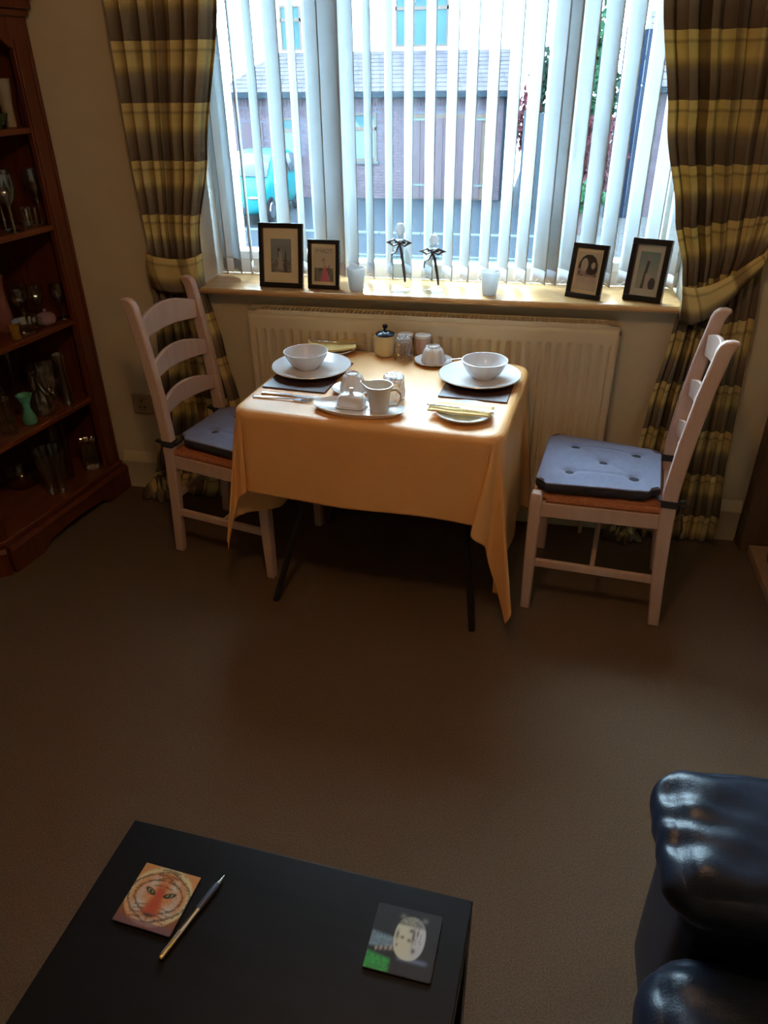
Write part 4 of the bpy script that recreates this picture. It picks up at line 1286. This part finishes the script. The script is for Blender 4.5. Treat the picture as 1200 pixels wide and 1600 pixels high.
def leopard(u, v):
    n1 = hsh(int(u * 36), int(v * 36))
    c = (.006, .007, .009)
    # pale rock behind at the left, grass at the lower left
    e = .60 - .12 * u
    c = mixc(c, mixc((.17, .26, .28), (.10, .14, .20), n1), smooth(.30, .36, v) * (1 - smooth(e - .08, e, v)) * (1 - smooth(.34, .44, u)))
    c = mixc(c, mixc((.02, .30, .04), (.01, .16, .03), n1), (1 - smooth(.22, .28, v + u * .15)) * (1 - smooth(.32, .40, u)))
    c = mixc(c, (.12, .14, .22), math.exp(-((v - .24) / .035) ** 2) * smooth(.42, .5, u) * (1 - smooth(.85, .95, u)) * .8)
    # spotted paw / tail lying across
    pv = .31 + .22 * (u - .12)
    if .10 < u < .52: c = mixc(c, (.13, .07, .06) if math.sin(u * 90) > -.1 else (.30, .27, .20), math.exp(-((v - pv) / .032) ** 2))
    # head
    x, y = (u - .58) / .24, (v - .56) / .34
    rr = abs(x) ** 2.3 + abs(y) ** 2.3
    hd = 1 - smooth(.85, 1.08, rr)
    h = mixc((.47, .44, .31), (.42, .42, .42), smooth(-.2, .7, x))
    h = mixc(h, (.05, .05, .05), .85 * smooth(.42, .62, y) * (.6 + .4 * n1))
    for px, py, sx, sy in ((-.80, .05, .10, .22), (.22, .10, .10, .34), (-.45, -.02, .09, .07), (-.02, -.10, .10, .08), (.36, -.52, .13, .12), (.45, .28, .05, .2), (.05, .34, .16, .10), (-.72, -.40, .06, .08)):
        h = mixc(h, (.06, .05, .045), .9 * math.exp(-((x - px) / sx) ** 2 - ((y - py) / sy) ** 2))
    for k in range(14):
        px, py = -.75 + 1.5 * hsh(k, 1), -.2 + .8 * hsh(k, 5)
        h = mixc(h, (.08, .07, .06), .6 * math.exp(-((x - px) / .045) ** 2 - ((y - py) / .05) ** 2))
    c = mixc(c, h, hd)
    for px in (.42, .76):
        c = mixc(c, (.16, .16, .13), .8 * math.exp(-((u - px) / .045) ** 2 - ((v - .87) / .04) ** 2))
    return c
def coaster(x, y, rz, fn, label):
    t = thing('coaster', label, 'coaster', (x, y, KZ + .0005), rz, 'picture coasters on the coffee table')
    MB().extr(rrect(.053, .053, .004), 2, 0, .004).build('coaster_base', M['frameblk'], t)
    o = painted(fn, .104, .104, 84).build('printed_face', M['paint'], t, (0, 0, .0045))
coaster(-.524, .648, math.radians(-5), tiger, 'square coaster with a tiger face print, left on the black table')
coaster(-.112, .655, math.radians(-3), leopard, 'square coaster with a pale spotted cat print, right on the black table')
p0 = Vector((-.474, .556)); p1 = Vector((-.428, .706))
ang = math.atan2(p1.y - p0.y, p1.x - p0.x)
pn = thing('ballpoint_pen', 'slim pen with brass tip end and blue grip beside the tiger coaster', 'pen', ((p0.x + p1.x) / 2 - .002, (p0.y + p1.y) / 2, KZ + .0055), ang)
MB().tube([(-.078, 0, 0), (-.076, 0, 0), (-.045, 0, 0)], [.003, .0048, .0048], 14).build('cap_end', M['pengold'], pn)
MB().tube([(-.045, 0, 0), (.012, 0, 0)], .0046, 14).build('barrel', M['pensilver'], pn)
MB().tube([(.012, 0, 0), (.014, 0, 0), (.058, 0, 0), (.062, 0, 0)], [.0046, .0055, .0052, .004], 14).build('grip', M['penblue'], pn)
MB().tube([(.062, 0, 0), (.072, 0, 0), (.079, 0, 0)], [.004, .0025, .0008], 14).build('tip', M['pensilver'], pn)
MB().box((-.052, 0, .0062), (.042, .003, .0014)).build('clip', M['pensilver'], pn)

# ------------------------------------------------------------------ sofa
sf = thing('leather_sofa', 'black leather sofa with padded arm at the right foreground', 'sofa', (.716, .232, 0))
def puffbox(c, h, rad=.05, puff=.012, wrinkle=None, n=26):
    """rounded cushion box: centre c, half sizes h"""
    m = MB()
    faces = [((1, 0, 0), (0, 1, 0), (0, 0, 1)), ((-1, 0, 0), (0, -1, 0), (0, 0, 1)), ((0, 1, 0), (-1, 0, 0), (0, 0, 1)), ((0, -1, 0), (1, 0, 0), (0, 0, 1)), ((0, 0, 1), (1, 0, 0), (0, 1, 0)), ((0, 0, -1), (-1, 0, 0), (0, 1, 0))]
    hv = Vector(h); key = {}
    for nrm, a, b in faces:
        nrm, a, b = Vector(nrm), Vector(a), Vector(b)
        idx = {}
        for i in range(n + 1):
            for j in range(n + 1):
                p = nrm + a * (i / n * 2 - 1) + b * (j / n * 2 - 1)
                q = Vector([p[k] * hv[k] for k in range(3)])
                core = Vector([max(-(hv[k] - rad), min(hv[k] - rad, q[k])) for k in range(3)])
                d = q - core
                pos = core + (d.normalized() * rad if d.length > 1e-9 else d)
                e = [1 - abs(p[k]) ** 4 for k in range(3)]
                k1 = max(e[1] * e[2] * abs(nrm.x), e[0] * e[2] * abs(nrm.y), e[0] * e[1] * abs(nrm.z))
                pos += Vector([nrm[k] * puff * k1 for k in range(3)])
                if wrinkle:
                    pos = wrinkle(pos, nrm)
                kk = tuple(round(t, 5) for t in pos)
                if kk not in key:
                    key[kk] = len(m.v); m.v.append(tuple(pos + Vector(c)))
                idx[(i, j)] = key[kk]
        for i in range(n):
            for j in range(n):
                f = []
                for q in (idx[(i, j)], idx[(i + 1, j)], idx[(i + 1, j + 1)], idx[(i, j + 1)]):
                    if q not in f: f.append(q)
                if len(f) >= 3: m.f.append(tuple(f))
    return m
def wr_arm(p, nrm):
    # gathers radiating from the front (left) end of the arm pad
    f = 1 - smooth(-.38, -.22, p.x)
    g = math.sin(p.y * 105 + p.x * 40 + 1.3 * math.sin(p.y * 31)) * .0036 + math.sin(p.y * 61 - p.x * 50) * .0026
    k = f * smooth(-.02, .03, p.z + .02)
    return Vector((p.x + .3 * g * f, p.y, p.z + g * k))
LE = M['leather']
puffbox((-.025, .605, .530), (.41, .128, .050), .048, .014, wr_arm, 40).build('arm_pad', LE, sf, ang=180)
puffbox((.0, .610, .27), (.405, .105, .21), .03, .004, None, 18).build('arm_body', LE, sf, ang=180)
def wr_seat(p, nrm):
    f = 1 - smooth(-.40, -.24, p.x)
    g = math.sin(p.y * 75 + p.x * 55 + 1.1 * math.sin(p.y * 24 + 1)) * .0034 + math.sin(p.y * 40 - p.x * 30) * .003
    return Vector((p.x, p.y, p.z + g * f * smooth(0, .05, p.z)))
puffbox((-.02, .215, .365), (.44, .275, .075), .065, .016, wr_seat, 40).build('seat_cushion', LE, sf, ang=180)
puffbox((-.02, -.345, .365), (.44, .275, .075), .065, .016, wr_seat, 26).build('seat_cushion', LE, sf, ang=180)
for yy in (.215, -.345):
    pts = []
    for k in range(60):
        a = 2 * PI * k / 60
        c_, s_ = math.cos(a), math.sin(a)
        ex, ey = .4415, .2765
        x = ex * math.copysign(abs(c_) ** .28, c_); y = ey * math.copysign(abs(s_) ** .28, s_)
        pts.append((x - .02, y + yy, .386))
    pts.append(pts[0])
    MB().tube(pts, .0055, 8, cap=False).build('piping', M['piping'], sf)
puffbox((.02, -.05, .17), (.385, .70, .12), .03, .004, None, 14).build('base_frame', LE, sf, ang=180)
puffbox((.33, -.06, .62), (.095, .66, .24), .07, .02, None, 24).build('back_cushion', LE, sf, ang=180)
puffbox((.0, -.735, .27), (.405, .105, .21), .03, .004, None, 14).build('arm_body', LE, sf, ang=180)
puffbox((-.025, -.73, .530), (.41, .128, .050), .048, .014, None, 20).build('arm_pad', LE, sf, ang=180)
for sx in (-.33, .33):
    for sy in (-.66, .60):
        MB().lathe([(.018, 0), (.024, .06)], 14, (sx, sy, 0)).build('foot', M['iron'], sf)

# ------------------------------------------------------------------ outside
GZ = -1.5
struct(MB().b2((-40, 16.9, GZ - .1), (30, 60, GZ)).build('road', M['asphalt']))
struct(MB().b2((-40, 3.0, GZ - .1), (30, 14.6, GZ + .02)).build('driveway', M['paving']))
struct(MB().b2((-40, 14.6, GZ - .1), (30, 16.7, GZ + .03)).build('pavement', M['asphalt']))
m = MB()
for k in range(60):
    m.b2((-30 + k * .915, 16.7, GZ - .1), (-30 + k * .915 + .90, 16.9, GZ + .06))
struct(m.build('kerb', M['kerb'], bevel=.01))
m = MB()
m.b2((-30, 14.5, GZ - .1), (.3, 14.62, GZ + .05))
struct(m.build('edging', M['kerb']))

def brickwall(m, x0, x1, z0, z1, y, holes, bw=.225, bh=.075):
    """proud bricks in stretcher bond on plane y (facing -y)"""
    row = 0; z = z0
    while z < z1 - .02:
        x = x0 - (bw / 2 if row % 2 else 0)
        while x < x1:
            a, b = max(x, x0), min(x + bw - .012, x1)
            c, d = z, min(z + bh - .012, z1)
            ok = b - a > .03
            for hx0, hx1, hz0, hz1 in holes:
                if b > hx0 and a < hx1 and d > hz0 and c < hz1: ok = False
            if ok:
                o = .004 * hsh(x * 3, z * 7)
                i = len(m.v)
                m.v += [(a, y - .012 - o, c), (b, y - .012 - o, c), (b, y - .012 - o, d), (a, y - .012 - o, d), (a, y, c), (b, y, c), (b, y, d), (a, y, d)]
                m.f += [(i, i + 1, i + 2, i + 3), (i, i + 4, i + 5, i + 1), (i + 1, i + 5, i + 6, i + 2), (i + 2, i + 6, i + 7, i + 3), (i + 3, i + 7, i + 4, i)]
            x += bw
        z += bh; row += 1
def tileroof(m, x0, x1, y0, z0, y1, z1, hip0=0, hip1=0, tw=.30):
    n = Vector((0, y1 - y0, z1 - z0)); L_ = n.length; t = n / L_
    nr = Vector((0, -t.z, t.y))
    rows = int(L_ / .27)
    for r in range(rows):
        s_ = L_ * r / rows; f = r / rows
        a, b = x0 + hip0 * f, x1 - hip1 * f
        k = 0; x = a - (tw / 2 if r % 2 else 0)
        while x < b:
            xa, xb = max(x, a), min(x + tw - .008, b)
            if xb - xa > .03:
                p = Vector((0, y0, z0)) + t * s_ ; q = p + t * (L_ / rows + .02)
                o = .012 + .004 * hsh(x, r)
                i = len(m.v)
                m.v += [(xa, p.y + nr.y * (o + .006), p.z + nr.z * (o + .006)), (xb, p.y + nr.y * (o + .006), p.z + nr.z * (o + .006)), (xb, q.y + nr.y * o * .4, q.z + nr.z * o * .4), (xa, q.y + nr.y * o * .4, q.z + nr.z * o * .4),
                        (xa, p.y, p.z), (xb, p.y, p.z)]
                m.f += [(i, i + 1, i + 2, i + 3), (i, i + 4, i + 5, i + 1)]
            x += tw

GY = 22.15
gx0, gx1 = -8.75, -1.12
gar = thing('brick_garage', 'long brown brick garage with tiled roof across the road', 'building', (-4.9, GY, GZ))
ox, oz = 4.9, -GZ
def ga(p): return (p[0] + ox, p[1] - GY, p[2] + oz)
holes = [(-3.70, -1.70, GZ, .60), (-5.30, -4.62, -.55, .62), (-6.35, -5.62, -.2, .55), (-7.35, -6.80, -.45, .50), (-8.45, -7.85, GZ, .40)]
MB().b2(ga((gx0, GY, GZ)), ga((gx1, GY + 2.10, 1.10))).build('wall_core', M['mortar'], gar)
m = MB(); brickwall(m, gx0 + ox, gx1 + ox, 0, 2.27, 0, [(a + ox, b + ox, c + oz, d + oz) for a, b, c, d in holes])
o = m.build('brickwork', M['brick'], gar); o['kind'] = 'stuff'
m = MB()
for k in range(int((gx1 - gx0) / .0875)):
    a = gx0 + ox + k * .0875
    m.b2((a, -.022, 2.28), (a + .072, 0, 2.50))
o = m.build('soldier_course', M['brick'], gar); o['kind'] = 'stuff'
MB().b2(ga((gx0 - .2, GY - .38, .98)), ga((gx1 + .12, GY - .04, 1.12))).build('fascia_gutter', M['fascia'], gar, bevel=.02)
m = MB(); 
rp = [(gx0 - .2, GY - .35, 1.12), (gx1 + .1, GY - .35, 1.12), (gx1 + .1, GY + 2.22, 2.06), (gx0 + .75, GY + 2.22, 2.06)]
m.add([ga(p) for p in rp] + [ga((p[0], p[1], p[2] - .08)) for p in rp], [(0, 1, 2, 3), (7, 6, 5, 4), (0, 4, 5, 1), (1, 5, 6, 2), (2, 6, 7, 3), (3, 7, 4, 0)])
m.build('roof_deck', M['fascia'], gar)
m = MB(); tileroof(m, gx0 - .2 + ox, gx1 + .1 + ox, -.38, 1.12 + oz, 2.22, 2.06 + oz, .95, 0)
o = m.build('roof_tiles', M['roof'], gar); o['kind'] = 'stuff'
# garage door boards
gd = MB().b2(ga((-3.70, GY - .02, GZ)), ga((-1.70, GY + .02, .60))).build('door_frame', M['tanframe'], gar)
for k in range(9):
    a = -3.62 + k * .2045
    MB().b2(ga((a, GY - .045, GZ + .03)), ga((a + .19, GY - .02, .50))).build('door_board', M['garage'], gd)
for (a, z) in ((-3.62, .44), (-1.98, .44), (-3.62, -1.16), (-1.98, -1.16)):
    MB().b2(ga((a, GY - .06, z)), ga((a + .50, GY - .045, z + .05))).build('hinge', M['curtwhite'], gd)
def ext_window(par, x0, x1, z0, z1, y, conv, lights_=1, transom=True, net=True, fr=M['tanframe']):
    m = MB(); t = .05
    for a, b in (((x0, z0), (x1, z0 + t)), ((x0, z1 - t), (x1, z1)), ((x0, z0 + t), (x0 + t, z1 - t)), ((x1 - t, z0 + t), (x1, z1 - t))):
        m.b2(conv((a[0], y - .03, a[1])), conv((b[0], y + .03, b[1])))
    for k in range(1, lights_):
        x = x0 + (x1 - x0) * k / lights_
        m.b2(conv((x - .04, y - .03, z0)), conv((x + .04, y + .03, z1)))
    if transom:
        z = z0 + (z1 - z0) * .68
        m.b2(conv((x0, y - .03, z - .04)), conv((x1, y + .03, z + .04)))
    f = m.build('window_frame', fr, par)
    for k in range(lights_):
        a = x0 + (x1 - x0) * k / lights_ + .05; b = x0 + (x1 - x0) * (k + 1) / lights_ - .05
        MB().b2(conv((a, y - .004, z0 + .05)), conv((b, y + .004, z1 - .05))).build('pane', M['extglass'], f)
        if net:
            q = MB(); c0 = conv((a, y - .008, z0 + .06)); c1 = conv((b, y - .008, z1 - .10))
            q.grid(lambda u, v: (c0[0] + (c1[0] - c0[0]) * u, c0[1] - .004 + .003 * math.sin(u * 40), c0[2] + (c1[2] - c0[2]) * v * (1 - .25 * math.sin(PI * u))), 30, 2)
            q.build('net_curtain', M['curtwhite'], f)
    return f
for i, hq in enumerate(holes[1:4]):
    ext_window(gar, hq[0], hq[1], hq[2], hq[3], GY - .02, ga, 1, True, True)
    MB().b2(ga((hq[0] - .05, GY - .07, hq[2] - .07)), ga((hq[1] + .05, GY, hq[2]))).build('window_sill', M['kerb'], gar)
hq = holes[4]
df = MB().b2(ga((hq[0], GY - .03, hq[2])), ga((hq[1], GY + .01, hq[3]))).build('side_door', M['garage'], gar)
MB().b2(ga((hq[0] + .28, GY - .045, -.9)), ga((hq[0] + .42, GY - .03, .1))).build('glazed_slit', M['extglass'], df)
MB().tube([ga((-5.95 - .5, GY - .06, GZ)), ga((-6.45, GY - .06, .98))], .04, 10).build('downpipe', M['fascia'], gar)
MB().tube([ga((-1.20, GY - .06, GZ)), ga((-1.20, GY - .06, .98))], .04, 10).build('downpipe', M['fascia'], gar)

# white rendered house behind the garage roof
HYY = GY + 2.45
hs = thing('white_house', 'white rendered house rising behind the garage roof', 'building', (-4.8, HYY, GZ))
def hc(p): return (p[0] + 4.8, p[1] - HYY, p[2] + oz)
MB().b2(hc((-8.75, HYY, GZ)), hc((-.95, HYY + 7, 4.9))).build('rendered_wall', M['render'], hs)
ext_window(hs, -7.93, -7.30, 2.12, 3.22, HYY - .03, hc, 2, True, False)
ext_window(hs, -4.55, -3.05, 2.16, 3.50, HYY - .03, hc, 3, True, False)
MB().tube([hc((-7.18, HYY - .06, 2.0)), hc((-7.18, HYY - .06, 4.8))], .035, 10).build('downpipe', M['fascia'], hs)
m = MB()
m.add([hc(p) for p in ((-9.1, HYY - .5, 4.85), (-.6, HYY - .5, 4.85), (-.6, HYY + 3.5, 7.2), (-9.1, HYY + 3.5, 7.2), (-.6, HYY + 7.5, 4.85), (-9.1, HYY + 7.5, 4.85))], [(0, 1, 2, 3), (3, 2, 4, 5), (0, 3, 5), (1, 4, 2), (0, 5, 4, 1)])
m.build('roof', M['roof'], hs)

# right: neighbour garage, dark gate, planting
ng = thing('neighbour_garage', 'brick outbuilding with pinkish tiled roof seen at the right of the window', 'building', (3.6, 19.85, GZ))
def nc(p): return (p[0] - 3.6, p[1] - 19.85, p[2] + oz)
MB().b2(nc((2.25, 19.85, GZ)), nc((6.5, 24, 1.16))).build('wall_core', M['mortar'], ng)
m = MB(); brickwall(m, 2.25 - 3.6, 6.5 - 3.6, 0, 2.64, 0, [])
o = m.build('brickwork', M['brick'], ng); o['kind'] = 'stuff'
MB().b2(nc((2.1, 19.5, 1.10)), nc((6.6, 19.82, 1.22))).build('fascia_gutter', M['fascia'], ng, bevel=.02)
m = MB()
m.add([nc(p) for p in ((2.1, 19.5, 1.22), (6.6, 19.5, 1.22), (6.6, 22.3, 2.75), (2.1, 22.3, 2.75), (2.1, 25, 1.22), (6.6, 25, 1.22))], [(0, 1, 2, 3), (3, 2, 5, 4), (0, 3, 4), (1, 5, 2), (0, 4, 5, 1)])
m.build('roof_deck', M['fascia'], ng)
m = MB(); tileroof(m, 2.1 - 3.6, 6.6 - 3.6, -.35, 1.22 + oz, 2.45, 2.75 + oz)
o = m.build('roof_tiles', M['roof'], ng); o['kind'] = 'stuff'

def fence(name, x0, x1, y, z0, z1, mt, label, bw=.14, cat='fence'):
    t = thing(name, label, cat, ((x0 + x1) / 2, y, z0))
    n = int((x1 - x0) / bw); c = (x0 + x1) / 2
    for k in range(n):
        a = x0 - c + k * (x1 - x0) / n
        MB().b2((a, -.012, .04), (a + (x1 - x0) / n - .012, .012, z1 - z0 - .02 * hsh(k, 2))).build('board', mt, t)
    for z in (.3, (z1 - z0) * .85):
        MB().b2((x0 - c, .012, z), (x1 - c, .05, z + .09)).build('rail', mt, t)
    for x in (x0 - c, x1 - c):
        MB().b2((x - .05, -.05, 0), (x + .05, .05, z1 - z0 + .03)).build('post', mt, t)
    return t
fence('board_gate', 1.42, 2.12, 19.3, GZ, 2.30, M['bluefence'], 'tall dark blue board gate beside the brick outbuilding', cat='gate')
fence('board_gate', -.62, .42, 20.6, GZ, .70, M['greyfence'], 'grey-blue board gate right of the long brick garage', cat='gate')

def plant(name, x, y, z, rx, ry, h, n, leaf, mt, label, cat='bush', trunk=.4, seed=0):
    t = thing(name, label, cat, (x, y, z))
    rnd = random.Random(seed); m = MB()
    for _ in range(n):
        while True:
            a, b, c = rnd.uniform(-1, 1), rnd.uniform(-1, 1), rnd.uniform(-1, 1)
            if .25 < a * a + b * b + c * c < 1: break
        k = 1 + .25 * math.sin(a * 7 + seed) * math.cos(c * 6)
        p = Vector((a * rx * k, b * ry * k, trunk + (h - trunk) * (.5 + .5 * c * k)))
        R = Euler((rnd.uniform(0, 6), rnd.uniform(0, 6), rnd.uniform(0, 6))).to_matrix()
        s_ = leaf * rnd.uniform(.6, 1.3)
        q = [R @ Vector(v) * s_ + p for v in ((-.9, 0, 0), (0, -.4, .1), (.9, 0, 0), (0, .4, .1))]
        i = len(m.v); m.v += [tuple(v) for v in q]; m.f += [(i, i + 1, i + 2, i + 3)]
    o = m.build('foliage', mt, t); o['kind'] = 'stuff'
    m = MB()
    for k in range(5):
        a = k * 1.256
        m.tube([(0, 0, 0), (.1 * rx * math.cos(a), .1 * ry * math.sin(a), trunk), (.5 * rx * math.cos(a), .5 * ry * math.sin(a), trunk + (h - trunk) * .6)], [.05 * h / 2, .04 * h / 2, .01], 7)
    m.build('stems', M['bark'], t)
    return t
plant('conifer_tree', .95, 21.4, GZ, .55, .5, 4.1, 2600, .14, M['leafgreen'], 'tall green tree standing behind the right window frame', 'tree', 1.0, 1)
plant('red_shrub', 1.05, 18.6, GZ, .55, .4, 2.35, 1500, .10, M['leafred'], 'tall dark red shrub in front of the green tree', 'bush', .5, 2)
gs = plant('green_shrub', .86, 17.2, GZ, .36, .3, 1.00, 900, .10, M['leaflight'], 'bright green shrub growing in a plum pot', 'bush', .55, 3)
MB().lathe(shell([(.16, 0), (.20, .25), (.24, .48), (.26, .50)], .03), 28).build('plant_pot', M['pot'], gs)
plant('dark_shrub', -.15, 22.6, GZ, .5, .4, 3.5, 1600, .12, M['leafdark'], 'dark evergreen rising behind the grey-blue gate', 'tree', 1.0, 4)
plant('red_maple', -.60, 21.3, GZ, .30, .3, 2.7, 900, .09, M['leafred'], 'small red-leaved tree by the end of the long garage', 'tree', 1.2, 5)
g_ = MB()
rnd = random.Random(9)
for _ in range(2600):
    x, y = rnd.uniform(1.25, 5), rnd.uniform(15.0, 17.8)
    s_ = rnd.uniform(.03, .07); i = len(g_.v); z = GZ + .05
    g_.v += [(x - s_, y - s_, z), (x + s_, y - s_ * .7, z), (x + s_ * .8, y + s_, z), (x - s_ * .7, y + s_, z), (x, y, z + s_)]
    g_.f += [(i, i + 1, i + 4), (i + 1, i + 2, i + 4), (i + 2, i + 3, i + 4), (i + 3, i, i + 4)]
go = tag(g_.build('gravel', M['gravel']), 'pale gravel bed in front of the brick outbuilding', 'gravel', kind='stuff')
struct(MB().b2((.7, 14.9, GZ), (5.2, 19.5, GZ + .06)).build('gravel_bed', M['gravel']))

# ------------------------------------------------------------------ car
car = thing('hatchback_car', 'turquoise hatchback car parked in front of the brick garage', 'car', (-7.05, 19.0, GZ), math.radians(-94 + 4))
# local: +x forward, length 3.5
CL, CW = 3.5, 1.56
def carbody():
    m = MB()
    st = [  # x, half width, z bottom, z belt, z top (top==belt where no cabin), half width top
        (-1.72, .60, .32, .80, .84, .50), (-1.66, .72, .25, .88, 1.10, .56), (-1.45, .77, .22, .92, 1.36, .58), (-1.0, .78, .20, .92, 1.43, .60),
        (-.35, .78, .20, .92, 1.44, .61), (.15, .78, .20, .92, 1.38, .59), (.55, .78, .20, .91, 1.12, .62), (.80, .775, .20, .90, .93, .66),
        (1.20, .765, .20, .82, .85, .62), (1.52, .73, .22, .70, .74, .56), (1.68, .66, .26, .60, .63, .50), (1.75, .56, .32, .50, .53, .44)]
    rings = []
    for x, hw, zb, zm, zt, ht in st:
        zc = (zb + zm) / 2
        half = [(0, zb), (hw * .82, zb), (hw * .97, zb + .08), (hw, zc), (hw * .985, zm - .10), (hw * .93, zm), (ht + (hw * .93 - ht) * .25 if zt > zm + .1 else ht + .06, zm + (zt - zm) * .72), (ht, zt - .015), (ht * .6, zt + .015), (0, zt + .02)]
        rings.append([(x, y, z) for y, z in half] + [(x, -y, z) for y, z in half[-2:0:-1]])
    m.rings(rings)
    return m
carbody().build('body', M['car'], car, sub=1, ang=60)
# glazing slightly proud
m = MB().add([(.80, -.60, .955), (.80, .60, .955), (.20, .53, 1.375), (.20, -.53, 1.375), (.83, 0, .975), (.23, 0, 1.405)], [(0, 4, 5, 3), (4, 1, 2, 5)])
m.build('windscreen', M['carglass'], car, solid=.02, offset=1)
for sy in (-1, 1):
    m = MB().add([(.66, sy * .765, .955), (.12, sy * .63, 1.33), (-.40, sy * .645, 1.36), (-.40, sy * .765, .955)], [(0, 1, 2, 3)])
    m.build('side_window', M['carglass'], car, solid=.02, offset=0)
    m = MB().add([(-.48, sy * .765, .955), (-.48, sy * .645, 1.36), (-1.15, sy * .63, 1.33), (-1.35, sy * .755, .955)], [(0, 1, 2, 3)])
    m.build('side_window', M['carglass'], car, solid=.02, offset=0)
    MB().lathe([(.001, -.03), (.7, -.02), (1, .02), (.5, .05), (.001, .055)], 20, (1.60, sy * .52, .60), sx=.13, sy=.16).build('headlamp', M['headlight'], car)
    MB().box((.62, sy * .86, 1.0), (.10, .14, .10)).build('door_mirror', M['car'], car, bevel=.03)
    for x in (1.12, -1.15):
        wh = MB().tube([(x, sy * .62, .29), (x, sy * .79, .29)], .29, 28).build('wheel', M['tyre'], car, bevel=.02)
        MB().tube([(x, sy * .77, .29), (x, sy * .80, .29)], [.19, .17], 20).build('hubcap', M['chrome'], wh)
MB().box((1.715, 0, .37), (.08, .80, .13)).build('lower_grille', M['grille'], car, bevel=.02)
MB().box((1.745, 0, .50), (.03, .50, .08)).build('number_plate', M['curtwhite'], car, bevel=.005)
